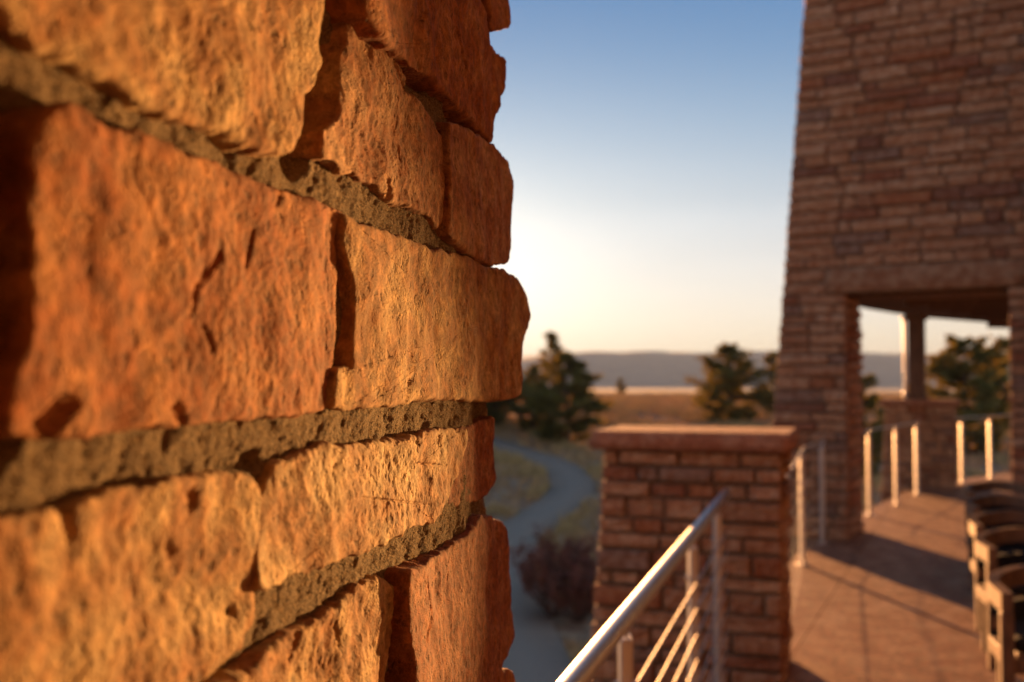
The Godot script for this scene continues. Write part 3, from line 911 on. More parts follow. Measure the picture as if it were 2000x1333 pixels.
func on_ground(px: float, py: float) -> Vector3:
	var d := ray(px, py)
	var t := 5.0
	while t < 400.0:
		var p := EYE + d * t
		if p.y < ground_y(p.x, -p.z): return Vector3(p.x, ground_y(p.x, -p.z), p.z)
		t += 0.05 + t * 0.002
	return EYE + d * 400.0

var path_poly := PackedVector2Array()

func build_ground() -> void:
	var g := Node3D.new()
	g.name = "ground"
	add_child(g)
	g.set_meta("kind", "structure")
	g.set_meta("label", "dry grassy meadow sloping up to a crest beyond the terrace")
	var st := SurfaceTool.new()
	st.begin(Mesh.PRIMITIVE_TRIANGLES)
	st.set_smooth_group(0)
	var fs := [-60.0, -30.0, -12.0]
	var f := -6.0
	while f < 3200.0:
		fs.append(f)
		f += maxf(1.4, f * 0.025)
	var nx := 140
	for ff in fs:
		for i in nx + 1:
			var u := float(i) / nx * 2.0 - 1.0
			var half := 90.0 + maxf(ff, 0.0) * 1.6
			var x := half * (0.35 * u + 0.65 * u * u * u)
			st.add_vertex(Vector3(x, ground_y(x, ff), -ff))
	for j in fs.size() - 1:
		for i in nx:
			var a := j * (nx + 1) + i
			st.add_index(a); st.add_index(a + nx + 1); st.add_index(a + nx + 2)
			st.add_index(a); st.add_index(a + nx + 2); st.add_index(a + 1)
	st.generate_normals()
	part("meadow", st.commit(), M.soil, g)
	# the footpath
	var right := [[1125,1400],[1094,1317],[1050,1240],[1022,1165],[1024,1106],[1039,1062],[1066,1030],[1105,1003],[1136,975],[1146,951],[1127,921],[1090,897],[1024,877],[972,858],[900,842]]
	var left := [[1000,1400],[975,1317],[955,1240],[944,1165],[948,1106],[960,1066],[990,1038],[1030,1008],[1066,984],[1087,955],[1079,929],[1050,910],[1005,892],[972,880],[900,862]]
	var L := []; var Rr := []
	for k in right.size():
		Rr.append(on_ground(right[k][0], right[k][1]))
		L.append(on_ground(left[k][0], left[k][1]))
	# even out the width and run it on below the terrace
	var cl := []
	for k in L.size(): cl.append((L[k] + Rr[k]) * 0.5)
	var curve := Curve3D.new()
	for k in cl.size():
		var tg: Vector3 = (cl[mini(k + 1, cl.size() - 1)] - cl[maxi(k - 1, 0)]) * 0.2
		curve.add_point(cl[k], -tg, tg)
	var n := 90
	var ew := []; var ee := []
	for k in n + 1:
		var s := curve.get_baked_length() * k / n
		var p := curve.sample_baked(s)
		var q := curve.sample_baked(minf(s + 0.3, curve.get_baked_length()))
		if k == n: q = p + (p - curve.sample_baked(s - 0.3))
		var dir := (q - p); dir.y = 0; dir = dir.normalized()
		var side := Vector3(-dir.z, 0, dir.x)
		var hw := 1.28
		var a := p - side * hw; var b := p + side * hw
		a.y = ground_y(a.x, -a.z) + 0.07; b.y = ground_y(b.x, -b.z) + 0.07
		ew.append(a); ee.append(b)
	var ps := SurfaceTool.new()
	ps.begin(Mesh.PRIMITIVE_TRIANGLES)
	ps.set_smooth_group(0)
	for k in n:
		quad(ps, ew[k], ew[k + 1], ee[k + 1], ee[k])
		var dn := Vector3.DOWN * 0.16
		quad(ps, ew[k] + dn, ew[k + 1] + dn, ew[k + 1], ew[k])
		quad(ps, ee[k], ee[k + 1], ee[k + 1] + dn, ee[k] + dn)
	ps.generate_normals()
	var pm := MeshInstance3D.new()
	pm.name = "footpath"
	pm.mesh = ps.commit()
	pm.material_override = M.path
	add_child(pm)
	pm.set_meta("kind", "structure")
	pm.set_meta("label", "grey concrete footpath winding through the meadow")
	for p in ew: path_poly.append(Vector2(p.x, -p.z))
	ee.reverse()
	for p in ee: path_poly.append(Vector2(p.x, -p.z))

func build_grass() -> void:
	rng.seed = 909
	var st := SurfaceTool.new()
	st.begin(Mesh.PRIMITIVE_TRIANGLES)
	st.set_smooth_group(-1)
	for k in 9:
		var a := rng.randf() * TAU
		var base := Vector3(cos(a), 0, sin(a)) * rng.randf() * 0.12
		var tip := base + Vector3(rng.randf_range(-0.2, 0.2), rng.randf_range(0.5, 1.0), rng.randf_range(-0.2, 0.2))
		var sd := Vector3(cos(a + 1.4), 0, sin(a + 1.4)) * 0.03
		var c := rng.randf_range(0.75, 1.25)
		st.set_color(Color(c, c, c * rng.randf_range(0.85, 1.05)))
		st.add_vertex(base - sd); st.add_vertex(tip); st.add_vertex(base + sd)
	st.generate_normals()
	var mesh := st.commit()
	mesh.surface_set_material(0, M.grass)
	var mm := MultiMesh.new()
	mm.transform_format = MultiMesh.TRANSFORM_3D
	mm.use_colors = true
	mm.mesh = mesh
	var trs := []
	var cols := []
	var tries := 0
	while trs.size() < 42000 and tries < 400000:
		tries += 1
		var f := 16.0 + 140.0 * pow(rng.randf(), 0.8)
		var px := rng.randf_range(780, 2050)
		var x := (px - 1000.0) / FPX * f
		if Geometry2D.is_point_in_polygon(Vector2(x, f), path_poly): continue
		if Geometry2D.is_point_in_polygon(Vector2(x, f), deck_plan): continue
		if Vector2(x - shrub_at.x, f - shrub_at.y).length() < 3.0: continue
		var patch := fn_low.get_noise_2d(x * 0.02, f * 0.02)
		if rng.randf() > 0.62 + patch: continue
		var s := rng.randf_range(0.25, 0.6) * (1.0 + 0.5 * patch) * lerpf(1.0, 1.5, smoothstep(70.0, 120.0, f))
		trs.append(Transform3D(Basis(Vector3.UP, rng.randf() * TAU).scaled(Vector3(s * 1.8, s, s * 1.8)), Vector3(x, ground_y(x, f) - 0.02, -f)))
		var c := rng.randf_range(0.7, 1.2)
		var olive := clampf(0.5 + patch * 1.5, 0.0, 1.0)
		cols.append(Color(c * lerpf(1.05, 0.95, olive), c * lerpf(0.92, 0.96, olive), c * lerpf(0.8, 0.75, olive)))
	mm.instance_count = trs.size()
	for k in trs.size():
		mm.set_instance_transform(k, trs[k])
		mm.set_instance_color(k, cols[k])
	var o := MultiMeshInstance3D.new()
	o.name = "meadow_grass"
	o.multimesh = mm
	add_child(o)
	tag(o, "dry tan grass tufts covering the meadow below the terrace", "grass", "", "stuff")

func build_mountains() -> void:
	var n := FastNoiseLite.new()
	n.seed = 5
	n.frequency = 0.00045
	n.fractal_octaves = 5
	var st := SurfaceTool.new()
	st.begin(Mesh.PRIMITIVE_TRIANGLES)
	st.set_smooth_group(0)
	var nx := 220; var nf := 26
	for j in nf + 1:
		var f := 3000.0 + 5600.0 * j / nf
		for i in nx + 1:
			var x := -9000.0 + 18000.0 * i / nx
			var ridge := 1.0 - absf(n.get_noise_2d(x * 0.9, f * 1.2)) * 1.6
			var env := smoothstep(5000.0, 6700.0, f)
			var y := -33.0 + 236.0 * env * (0.74 + 0.20 * ridge + 0.26 * n.get_noise_2d(x + 900.0, f * 0.3))
			if j == nf: y = -40.0
			st.add_vertex(Vector3(x, y, -f))
	for j in nf:
		for i in nx:
			var a := j * (nx + 1) + i
			st.add_index(a); st.add_index(a + nx + 1); st.add_index(a + nx + 2)
			st.add_index(a); st.add_index(a + nx + 2); st.add_index(a + 1)
	st.generate_normals()
	var o := MeshInstance3D.new()
	o.name = "mountains"
	o.mesh = st.commit()
	o.material_override = M.hill
	add_child(o)
	o.set_meta("kind", "structure")
	o.set_meta("label", "long hazy mountain range on the horizon")

# ---------------------------------------------------------------- trees and shrubs
func pine_parts(seed_: int, h: float, spread: float, density: float, low: float) -> Array:
	var r := RandomNumberGenerator.new()
	r.seed = seed_
	var tr := SurfaceTool.new(); tr.begin(Mesh.PRIMITIVE_TRIANGLES)
	var cr := SurfaceTool.new(); cr.begin(Mesh.PRIMITIVE_TRIANGLES)
	cr.set_smooth_group(-1)
	var tp := []
	var trad := []
	for k in 7:
		var t := k / 6.0
		tp.append(Vector3(sin(t * 3.0 + seed_) * 0.12 * t * h * 0.1, h * 0.96 * t - 0.3 * (1.0 - t), cos(t * 2.3 + seed_) * 0.1 * t * h * 0.1))
		trad.append(lerpf(0.19, 0.025, t) * h / 8.0)
	add_tube(tr, tp, trad, 8)
	var y := low * h
	while y < h * 0.97:
		var t := (y - low * h) / (h * (1.0 - low))
		var nb := 5 + r.randi() % 4
		for b in nb:
			var a := r.randf() * TAU
			var prof := (0.45 + 1.1 * t) if t < 0.3 else (0.78 * pow((1.0 - t) / 0.7, 0.75) + 0.06)
			var l := spread * prof * r.randf_range(0.55, 1.15)
			var rise := r.randf_range(-0.05, 0.35) + 0.4 * t
			var root := Vector3(0, y + r.randf_range(-0.2, 0.2), 0)
			var tip := root + Vector3(cos(a) * l, l * rise, sin(a) * l)
			var midp := root.lerp(tip, 0.5) + Vector3(0, -0.06 * l, 0)
			add_tube(tr, [root, midp, tip], [0.045 * h / 8.0, 0.03 * h / 8.0, 0.012], 5, false)
			var nc := int(l * 8.0 * density) + 4
			for c in nc:
				if r.randf() < 0.1: continue
				var q := midp.lerp(tip, float(c) / nc * 1.1 - 0.1) + Vector3(r.randf_range(-1, 1), r.randf_range(-0.5, 0.7), r.randf_range(-1, 1)) * 0.26 * l * 0.55
				var tint := r.randf_range(0.65, 1.35)
				var ye := r.randf_range(0.9, 1.35)
				for k in 11:
					var d := Vector3(r.randf_range(-1, 1), r.randf_range(-0.5, 1), r.randf_range(-1, 1)).normalized()
					var sd := d.cross(Vector3(r.randf_range(-1, 1), r.randf_range(-1, 1), r.randf_range(-1, 1))).normalized() * r.randf_range(0.05, 0.10)
					var len := r.randf_range(0.22, 0.42)
					cr.set_color(Color(tint * ye, tint, tint * 0.9))
					var bq := q + d * 0.03
					cr.add_vertex(bq - sd); cr.add_vertex(q + d * len); cr.add_vertex(bq + sd)
		y += r.randf_range(0.28, 0.5) * h / 8.0 * 1.3
	tr.generate_normals(); cr.generate_normals()
	return [tr.commit(), cr.commit()]

func pine(px: float, base_py: float, top_py: float, parts: Array, ph: float, label: String, widen := 1.0, turn := 0.0, dist := 0.0) -> void:
	var at := on_ground(px, base_py)
	if dist > 0.0:
		var d := ray(px, base_py)
		at = EYE + d * (dist / -d.z)
		at.y = ground_y(at.x, -at.z)
	var h := (base_py - top_py) / FPX * -at.z
	if dist > 0.0:
		var d2 := ray(px, top_py)
		h = (EYE + d2 * (dist / -d2.z)).y - at.y
	var t := thing("pine_tree", label, "tree", at, "pine trees on the meadow")
	var s := h / ph
	t.transform.basis = Basis(Vector3.UP, turn).scaled(Vector3(s * widen, s, s * widen))
	part("trunk", parts[0], M.bark, t)
	part("crown", parts[1], M.needle, t)

func build_trees() -> void:
	var A := pine_parts(21, 8.0, 3.6, 1.5, 0.04)
	var B := pine_parts(22, 8.0, 2.5, 0.5, 0.2)
	var C := pine_parts(23, 8.0, 4.4, 1.3, 0.02)
	pine(1108, 868, 688, A, 8.0, "dense dark green pine beside the bend of the footpath", 1.3, 0.4)
	pine(1078, 838, 652, B, 8.0, "tall sparse golden-tipped pine standing behind the dense dark pine", 0.95, 1.0)
	pine(1040, 846, 716, C, 8.0, "shorter olive pine between the near pier and the dense dark pine", 0.8, 3.4)
	pine(1213, 776, 738, A, 8.0, "tiny far pine on the sunlit crest between two big trees", 0.8, 2.0)
	pine(1428, 826, 676, C, 8.0, "broad bushy pine with sunlit yellow tips next to the stone tower", 1.25, 0.2)
	pine(1512, 830, 690, B, 8.0, "half hidden pine right behind the edge of the stone tower", 1.3, 2.6)
	pine(1690, 900, 730, A, 8.0, "dark green pine seen just inside the left side of the doorway", 0.9, 1.6, 60.0)
	pine(1888, 850, 662, C, 8.0, "leafy pine seen through the doorway behind the low pier", 1.1, 0.9, 70.0)
	pine(1962, 850, 660, A, 8.0, "pine seen through the doorway beside the right jamb", 1.1, 2.9, 80.0)
	# added grove, unseen behind the near pier, keeps low sun off the meadow
	rng.seed = 313
	for e in [[962, 834], [905, 832], [868, 850], [932, 820], [838, 856], [800, 866], [760, 872]]:
		pine(e[0], e[1], 672.0 + rng.randf_range(-8, 8), [A, C][int(e[0]) % 2], 8.0, "added pine hidden behind the near stone pier, shading the meadow", 1.1, rng.randf() * 6.0)
	for k in 26:
		pine(250.0 + 26.0 * k + rng.randf_range(-10, 10), 806.0 - 8.0 * (k % 2) + rng.randf_range(-3, 3), rng.randf_range(625, 665), [A, C, A][k % 3], 8.0, "added pine hidden behind the near stone pier, shading the meadow", 1.15, rng.randf() * 6.0)

var shrub_at := Vector2(1e6, 1e6)

func build_shrubs() -> void:
	var mid := on_ground(1105, 1195)
	shrub_at = Vector2(mid.x, -mid.z)
	rng.seed = 66
	var mk := func(seed_: int, h: float) -> Array:
		var r := RandomNumberGenerator.new()
		r.seed = seed_
		var b := SurfaceTool.new(); b.begin(Mesh.PRIMITIVE_TRIANGLES)
		var l := SurfaceTool.new(); l.begin(Mesh.PRIMITIVE_TRIANGLES)
		l.set_smooth_group(-1)
		for k in 26:
			var a := r.randf() * TAU
			var lean := r.randf_range(0.1, 0.75)
			var tip := Vector3(cos(a) * lean, r.randf_range(0.6, 1.0), sin(a) * lean) * h
			var md := tip * 0.5 + Vector3(cos(a), 0, sin(a)) * 0.12 * h
			add_tube(b, [Vector3(cos(a), 0, sin(a)) * 0.08, md, tip], [0.016, 0.01, 0.004], 4, false)
			for c in 75:
				var q := Vector3.ZERO.lerp(md, minf(1.0, r.randf() * 2.0)).lerp(tip, r.randf()) + Vector3(r.randf_range(-1, 1), r.randf_range(-1, 1), r.randf_range(-1, 1)) * 0.13
				var d := Vector3(r.randf_range(-1, 1), r.randf_range(-0.4, 1), r.randf_range(-1, 1)).normalized() * r.randf_range(0.08, 0.16)
				var sd := d.cross(Vector3(r.randf_range(-1, 1), r.randf_range(-1, 1), r.randf_range(-1, 1))).normalized() * 0.042
				var t := r.randf_range(0.5, 1.5)
				l.set_color(Color(t, t * r.randf_range(0.8, 1.7), t))
				l.add_vertex(q - sd); l.add_vertex(q + d); l.add_vertex(q + sd)
		b.generate_normals(); l.generate_normals()
		return [b.commit(), l.commit()]
	var V := [mk.call(5, 1.9), mk.call(6, 1.6)]
	var spots := [[1078, 1205, 1.25, 0, "dark red-brown shrub beside the footpath, left of its twin"], [1128, 1215, 1.1, 1, "rust-red shrub against the foot of the capped pier"], [1098, 1160, 1.15, 0, "taller olive and red shrub behind the two dark shrubs by the footpath"], [1160, 1185, 1.1, 1, "reddish shrub mostly hidden behind the capped pier"]]
	for s in spots:
		var t := thing("shrub", s[4], "shrub", on_ground(s[0], s[1]), "red shrubs beside the footpath")
		t.transform.basis = Basis(Vector3.UP, rng.randf() * 6.0).scaled(Vector3.ONE * s[2])
		part("stems", V[s[3]][0], M.bark, t)
		part("foliage", V[s[3]][1], M.red_leaf, t)

# ---------------------------------------------------------------- porch behind the tower
func build_porch() -> void:
	var roof := thing("porch_roof", "dark timber porch roof with a curved edge behind the tower doorway", "roof", Vector3(4.4, 2.7, -11.6))
	var plan := PackedVector2Array([Vector2(3.95, 12.6), Vector2(4.45, 13.95), Vector2(5.7, 15.8), Vector2(7.3, 17.75), Vector2(9.3, 19.4), Vector2(12.5, 20.6), Vector2(14.0, 20.2), Vector2(14.0, 10.2), Vector2(7.8, 10.2), Vector2(4.5, 12.0)])
	var local := PackedVector2Array()
	for p in plan: local.append(p - Vector2(4.4, 11.6))
	part("deck_board", prism(local, 0.08, 0.34), M.beam, roof)
	# fascia along the curved edge and joists under the boards
	for k in 5:
		var a: Vector2 = local[k]; var b: Vector2 = local[k + 1]
		var l := a.distance_to(b)
		var dir := (b - a).normalized()
		part("fascia", box_mesh(Vector3(l, 0.30, 0.05), 0.004), M.beam, roof, Transform3D(Basis(Vector3(dir.x, 0, -dir.y), Vector3.UP, Vector3(dir.y, 0, dir.x)), Vector3((a.x + b.x) / 2, -0.02, -(a.y + b.y) / 2)))
	for k in 7:
		var f := 1.6 + k * 0.85
		var x0 := 0.35 + maxf(0.0, (f - 1.0)) * 0.80
		part("joist", box_mesh(Vector3(9.0 - x0, 0.14, 0.07), 0.004), M.beam, roof, Transform3D(Basis.IDENTITY, Vector3(x0 + (9.0 - x0) / 2, -0.06, -f)))
	# columns standing on the piers
	var spots := [[Vector3(6.35, 1.36, -15.6), "square timber column on the low pier seen through the doorway"], [Vector3(9.65, 1.36, -18.7), "square timber column on the far right pier seen through the doorway"]]
	for s in spots:
		var c := thing("timber_column", s[1], "column", s[0], "porch columns")
		c.rotation.y = -0.5
		part("shaft", box_mesh(Vector3(0.24, 1.24, 0.24), 0.012), M.column, c, Transform3D(Basis.IDENTITY, Vector3(0, 0.05, 0)))
		part("base_block", box_mesh(Vector3(0.3, 0.06, 0.3), 0.01), M.column, c)
		part("head_block", box_mesh(Vector3(0.32, 0.08, 0.32), 0.01), M.column, c, Transform3D(Basis.IDENTITY, Vector3(0, 1.24, 0)))
		# steel rod and fittings added for the golden lit strip beside the shaft
		var rod := part("lit_strip_rod", tube([Vector3(-0.17, 0.0, 0.02), Vector3(-0.17, 1.3, 0.02)], [0.026], 10), M.steel, c)
		for y in [0.03, 1.22]:
			part("end_fitting", tube([Vector3(-0.17, y, 0.02), Vector3(-0.17, y + 0.02, 0.02), Vector3(-0.17, y + 0.07, 0.02), Vector3(-0.17, y + 0.09, 0.02)], [0.02, 0.048, 0.048, 0.02], 10), M.steel, rod)

# ---------------------------------------------------------------- an added house, out of view to the right, for bounced light
func build_added_house() -> void:
	var a := Vector3(6.55, 0, -8.85)
	var b := Vector3(0.75, 0, 3.75)
	var R := (a - b).normalized()            # along the wall, towards the tower
	var N := Vector3.UP.cross(R).normalized()   # looks at the terrace
	if N.x > 0.0: N = -N
	var L := a.distance_to(b)
	var t := thing("house", "added two-storey house out of view, brown below, cream above to bounce sunlight", "house", b)
	t.transform.basis = Basis(R, Vector3.UP, R.cross(Vector3.UP))
	var fz := 1.0 if R.cross(Vector3.UP).dot(N) > 0.0 else -1.0
	var H := 3.3
	var th := 0.3
	var wins := [[1.6, 1.5], [5.2, 1.5], [8.8, 1.5]]
	var x := 0.0
	for w in wins:
		part("wall_panel", box_mesh(Vector3(w[0] - x, H, th), 0.004), M.stucco, t, Transform3D(Basis.IDENTITY, Vector3((w[0] + x) / 2, 0, -fz * th / 2)))
		part("wall_panel", box_mesh(Vector3(w[1], H - 2.9, th), 0.004), M.stucco, t, Transform3D(Basis.IDENTITY, Vector3(w[0] + w[1] / 2, 2.9, -fz * th / 2)))
		part("wall_panel", box_mesh(Vector3(w[1], 0.8, th), 0.004), M.stucco, t, Transform3D(Basis.IDENTITY, Vector3(w[0] + w[1] / 2, 0, -fz * th / 2)))
		var f := part("window_frame", box_mesh(Vector3(w[1], 0.07, 0.1), 0.004), M.beam, t, Transform3D(Basis.IDENTITY, Vector3(w[0] + w[1] / 2, 0.8, -fz * 0.12)))
		for k in 3:
			part("mullion", box_mesh(Vector3(0.06, 1.96, 0.08), 0.004), M.beam, f, Transform3D(Basis.IDENTITY, Vector3(-w[1] / 2 + 0.03 + k * (w[1] / 2 - 0.03), 0.07, 0)))
		part("head", box_mesh(Vector3(w[1], 0.07, 0.1), 0.004), M.beam, f, Transform3D(Basis.IDENTITY, Vector3(0, 2.03, 0)))
		for k in 2:
			part("pane", box_mesh(Vector3(w[1] / 2 - 0.06, 1.96, 0.012), 0.001), M.dark_pane, f, Transform3D(Basis.IDENTITY, Vector3((k - 0.5) * (w[1] / 2 - 0.03), 0.07, 0)))
		x = w[0] + w[1]
	part("wall_panel", box_mesh(Vector3(L - x, H, th), 0.004), M.stucco, t, Transform3D(Basis.IDENTITY, Vector3((L + x) / 2, 0, -fz * th / 2)))
	# added unseen timber wing and porch roof, to shade the near stones
	for k in 16:
		part("shade_wing_board", box_mesh(Vector3(th, H, 0.262), 0.006), M.beam, t, Transform3D(Basis.IDENTITY, Vector3(-th / 2 - 0.003, 0, fz * (0.135 + 0.27 * k))))
	part("shade_roof_slab", box_mesh(Vector3(5.2, 0.22, 4.3), 0.01), M.beam, t, Transform3D(Basis.IDENTITY, Vector3(2.2, 3.05, fz * 2.16)))
	part("bounce_upper_wall", box_mesh(Vector3(L, 4.4, th), 0.004), M.cream, t, Transform3D(Basis.IDENTITY, Vector3(L / 2, H, -fz * th / 2)))  # pale upper storey added to bounce sun onto the tower and jambs
	part("roof_edge", box_mesh(Vector3(L, 0.25, 1.0), 0.01), M.beam, t, Transform3D(Basis.IDENTITY, Vector3(L / 2, H + 4.4, -fz * 0.3)))

# ---------------------------------------------------------------- an added lamp, out of view to the right
func build_added_lamp() -> void:
	# added spotlight in place of the unknown source of the pier's warm light
	var head_l := Vector3(-0.16 + 4.2 * cos(deg_to_rad(20.0)), -0.30, 4.2 * sin(deg_to_rad(20.0)))
	var head := wall_tr * head_l
	var aim := wall_tr * Vector3(-2.6, 0.0, 0.0)
	var t := thing("added_lamp", "added warm spotlight on a short dark post, out of view, lighting the near pier", "lamp", Vector3(head.x, 0, head.z))
	var hy := head.y
	part("base_plate", box_mesh(Vector3(0.16, 0.015, 0.16), 0.003), M.dark_metal, t)
	part("post", tube([Vector3(0, 0.015, 0), Vector3(0, hy - 0.08, 0)], [0.018], 12), M.dark_metal, t)
	var dir := (aim - head).normalized()
	var c := Vector3(0, hy, 0)
	part("head", tube([c - dir * 0.16, c - dir * 0.155, c - dir * 0.02, c - dir * 0.02 + dir * 0.001], [0.03, 0.055, 0.06, 0.06], 20), M.dark_metal, t)
	var glow := StandardMaterial3D.new()
	glow.albedo_color = Color(0.9, 0.7, 0.4)
	glow.emission_enabled = true
	glow.emission = Color(1.0, 0.62, 0.25)
	glow.emission_energy_multiplier = 3.0
	part("bulb_lens", tube([c - dir * 0.018, c - dir * 0.012], [0.048], 20), glow, t)
	var sp := SpotLight3D.new()
	sp.name = "added_lamp_light"
	t.add_child(sp)
	sp.look_at_from_position(head, aim, Vector3.UP)
	sp.light_color = LAMP_COLOR
	sp.light_energy = LAMP_ENERGY
	sp.light_size = 0.045
	sp.spot_range = 30.0
	sp.spot_attenuation = 2.0
	sp.spot_angle = 8.08
	sp.spot_angle_attenuation = 0.10
	sp.shadow_enabled = true

const LAMP_COLOR := Color(1.0, 0.735, 0.43)
const LAMP_ENERGY := 17.5

# ---------------------------------------------------------------- sky
func sky_stop(stops: Array, e: float) -> Color:
	for k in stops.size() - 1:
		if e <= stops[k + 1][0]:
			return stops[k][1].lerp(stops[k + 1][1], clampf((e - stops[k][0]) / (stops[k + 1][0] - stops[k][0]), 0.0, 1.0))
	return stops[-1][1]

func make_sky() -> Sky:
	var w := 1024; var h := 512
	var im := Image.create(w, h, false, Image.FORMAT_RGBF)
	var az := deg_to_rad(SUN_AZ); var el := deg_to_rad(SUN_EL)
	var sun := Vector3(sin(az) * cos(el), sin(el), -cos(az) * cos(el))
	var stops := [[0.0, Color(0.62, 0.46, 0.28)], [1.8, Color(0.65, 0.54, 0.38)], [4.5, Color(0.60, 0.56, 0.50)], [8.0, Color(0.44, 0.47, 0.50)], [13.0, Color(0.25, 0.345, 0.44)], [17.0, Color(0.12, 0.24, 0.40)], [22.0, Color(0.045, 0.145, 0.335)], [35.0, Color(0.075, 0.15, 0.29)], [90.0, Color(0.11, 0.16, 0.25)]]
	var n := FastNoiseLite.new()
	n.seed = 4; n.frequency = 1.6; n.fractal_octaves = 4
	for j in h:
		var e := 90.0 - (j + 0.5) / h * 180.0
		var base := Color(0, 0, 0)
		for q in 9:
			base += sky_stop(stops, maxf(0.0, e) + (q - 4) * (0.25 + 0.06 * clampf(e, 0.0, 20.0))) / 9.0
		for i in w:
			var a := ((i + 0.5) / w) * TAU      # column 0 looks along -z, a quarter on along +x
			var d := Vector3(sin(a) * cos(deg_to_rad(e)), sin(deg_to_rad(e)), -cos(a) * cos(deg_to_rad(e)))
			var cosang := d.dot(sun)
			var ang := rad_to_deg(acos(clampf(cosang, -1, 1)))
			# low sky away from the sun is lifted to pale pink for fill
			var away := smoothstep(25.0, 130.0, ang)
			var low := clampf(1.0 - e / 25.0, 0.0, 1.0)
			var c := base.lerp(Color(0.74, 0.61, 0.55), away * low * 0.9)
			var daz := wrapf(rad_to_deg(atan2(d.x, -d.z)) - SUN_AZ, -180.0, 180.0)
			ang = sqrt(pow(daz * 0.75, 2) + pow((e - SUN_EL + 2.0) * 1.3, 2))
			var glow := 0.6 * exp(-pow(ang / 7.0, 2)) + 0.30 * exp(-pow(ang / 16.0, 2))
			# faint veils of cirrus low down
			var ci := maxf(0.0, n.get_noise_3d(d.x * 1.2, d.y * 9.0, d.z * 1.2)) * smoothstep(2.0, 5.0, e) * smoothstep(16.0, 8.0, e) * 0.05
			im.set_pixel(i, j, Color(c.r + glow * 1.0 + ci, c.g + glow * 0.84 + ci * 0.92, c.b + glow * 0.60 + ci * 0.85))
	var m := PanoramaSkyMaterial.new()
	m.panorama = ImageTexture.create_from_image(im)
	m.energy_multiplier = 0.40
	var s := Sky.new()
	s.sky_material = m
	return s

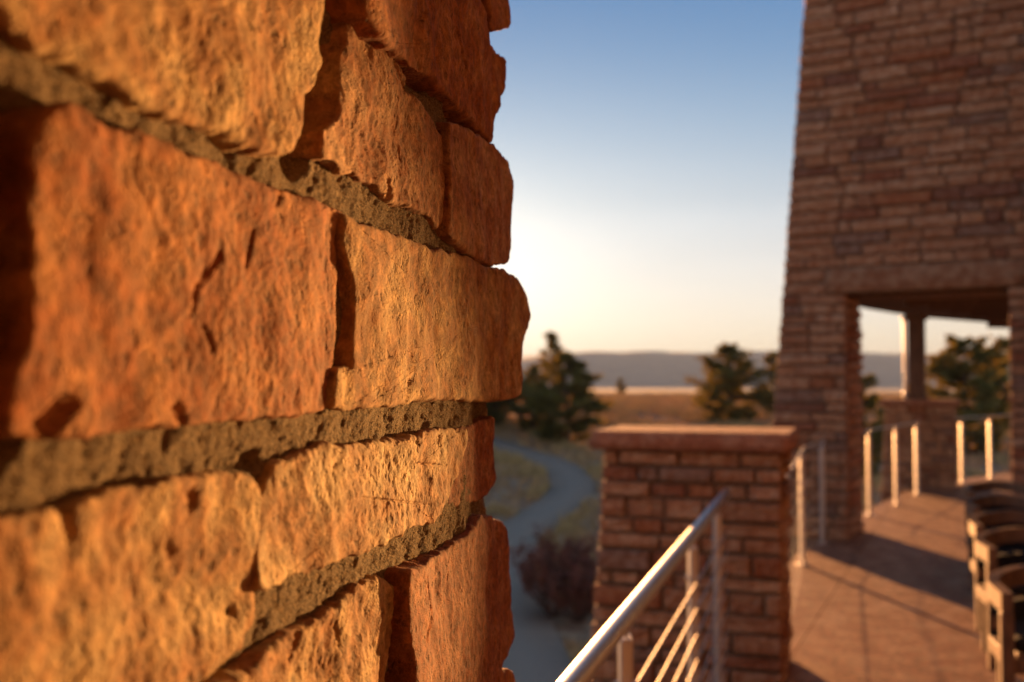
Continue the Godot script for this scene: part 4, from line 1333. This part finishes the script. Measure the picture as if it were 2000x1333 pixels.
# ----------------------------------------------------------------
func _ready() -> void:
	# camera
	var cam := Camera3D.new()
	cam.name = "camera"
	add_child(cam)
	cam.position = EYE
	cam.rotation = Vector3(pitch, 0, 0)
	cam.near = 0.05
	cam.far = 20000.0
	cam.fov = rad_to_deg(2.0 * atan(666.5 / FPX))
	var at := CameraAttributesPhysical.new()
	at.frustum_focal_length = 35.0
	at.frustum_focus_distance = 0.70
	at.exposure_aperture = 6.3
	at.frustum_near = 0.05
	at.frustum_far = 20000.0
	cam.attributes = at
	cam.current = true
	# sky, exposure
	var env := Environment.new()
	env.background_mode = Environment.BG_SKY
	env.sky = make_sky()
	env.tonemap_mode = Environment.TONE_MAPPER_LINEAR
	env.tonemap_exposure = 3.6
	env.sdfgi_enabled = true
	env.ssao_enabled = true
	env.ssil_enabled = true
	env.fog_enabled = true
	env.fog_density = 0.000065
	env.fog_light_color = Color(0.74, 0.86, 1.0)
	var we := WorldEnvironment.new()
	we.name = "environment"
	we.environment = env
	add_child(we)
	# sun
	var sun := DirectionalLight3D.new()
	sun.name = "sun"
	add_child(sun)
	sun.rotation = Vector3(-deg_to_rad(SUN_EL), PI - deg_to_rad(SUN_AZ), 0)
	sun.light_color = Color(1.0, 0.70, 0.42)
	sun.light_energy = 1.6
	sun.light_angular_distance = 0.6
	sun.shadow_enabled = true

	make_materials()
	make_units()
	# setting
	build_ground()
	build_mountains()
	build_deck()
	# large structures
	build_near_wall()
	build_pier(Vector3(1.486, 0, -5.3), 18.5, 1.10, 0.78, 1.36, 0.075, "low tapered stone pier with an overhanging cap slab at the end of the railing", 301, 5.9)
	build_tower()
	build_pier(Vector3(6.76, 0, -15.1), 26.0, 1.12, 0.85, 1.36, 0.05, "low capped stone pier carrying a timber column, seen through the doorway", 302, 5.9)
	build_pier(Vector3(10.2, 0, -18.3), 34.0, 1.0, 0.85, 1.36, 0.05, "far capped stone pier beside the right jamb of the doorway", 303, 5.9)
	build_porch()
	build_added_house()
	# railings
	var rx := func(f: float) -> float: return 0.087 + 0.306 * (f - 1.88)
	build_railing([Vector2(rx.call(1.16), 1.16), Vector2(rx.call(5.34), 5.34)], [[rx.call(1.32), 1.32, 0.306, 1.0], [rx.call(2.68), 2.68, 0.306, 1.0], [rx.call(4.12), 4.12, 0.306, 1.0], [rx.call(5.12), 5.12, 0.306, 1.0]], "steel guard railing running from the near stones to the low capped pier")
	build_railing([Vector2(1.66, 6.06), Vector2(2.63, 8.98), Vector2(3.15, 10.1), Vector2(3.3, 10.5)], [[2.63, 8.98, 0.36, 1.0], [3.17, 10.12, 0.45, 1.0]], "short steel railing between the low capped pier and the tower", 0.4)
	build_railing([Vector2(4.05, 11.5), Vector2(4.41, 12.26), Vector2(5.14, 13.3), Vector2(5.9, 14.5), Vector2(6.2, 15.2)], [[4.41, 12.26, 0.6, 1.0], [5.14, 13.3, 0.6, 1.0], [5.88, 14.45, 0.6, 1.0]], "steel railing seen through the doorway in front of the low column pier", 0.4)
	build_railing([Vector2(6.9, 15.6), Vector2(7.4, 16.3), Vector2(8.1, 16.9), Vector2(9.3, 18.1)], [[7.3, 16.15, 0.8, 1.0], [8.12, 16.9, 0.9, 1.0]], "distant steel railing between the two capped piers behind the doorway", 0.4)
	# plants
	build_trees()
	build_shrubs()
	build_grass()
	# furniture
	var proto := build_chair()
	var rows := [[2.19, 4.57], [2.70, 5.8], [3.05, 6.64], [3.46, 7.6], [3.95, 8.7]]
	var words := ["wooden tub armchair at the camera end of the row", "second wooden tub armchair in the row, counted from the camera end", "middle wooden tub armchair of the row of five", "fourth wooden tub armchair, next to the one by the doorway", "wooden tub armchair at the doorway end of the row"]
	for k in rows.size():
		var c: Node3D = proto
		if k > 0:
			c = proto.duplicate()
			c.name = numbered("patio_chair")
			add_child(c)
		c.rotation.y = deg_to_rad(-14.0 + [0, 3, -2, 2, -3][k])
		c.position = Vector3(rows[k][0] + 0.37, 0, -rows[k][1] - 0.1)
		c.set_meta("label", words[k])
	build_added_lamp()
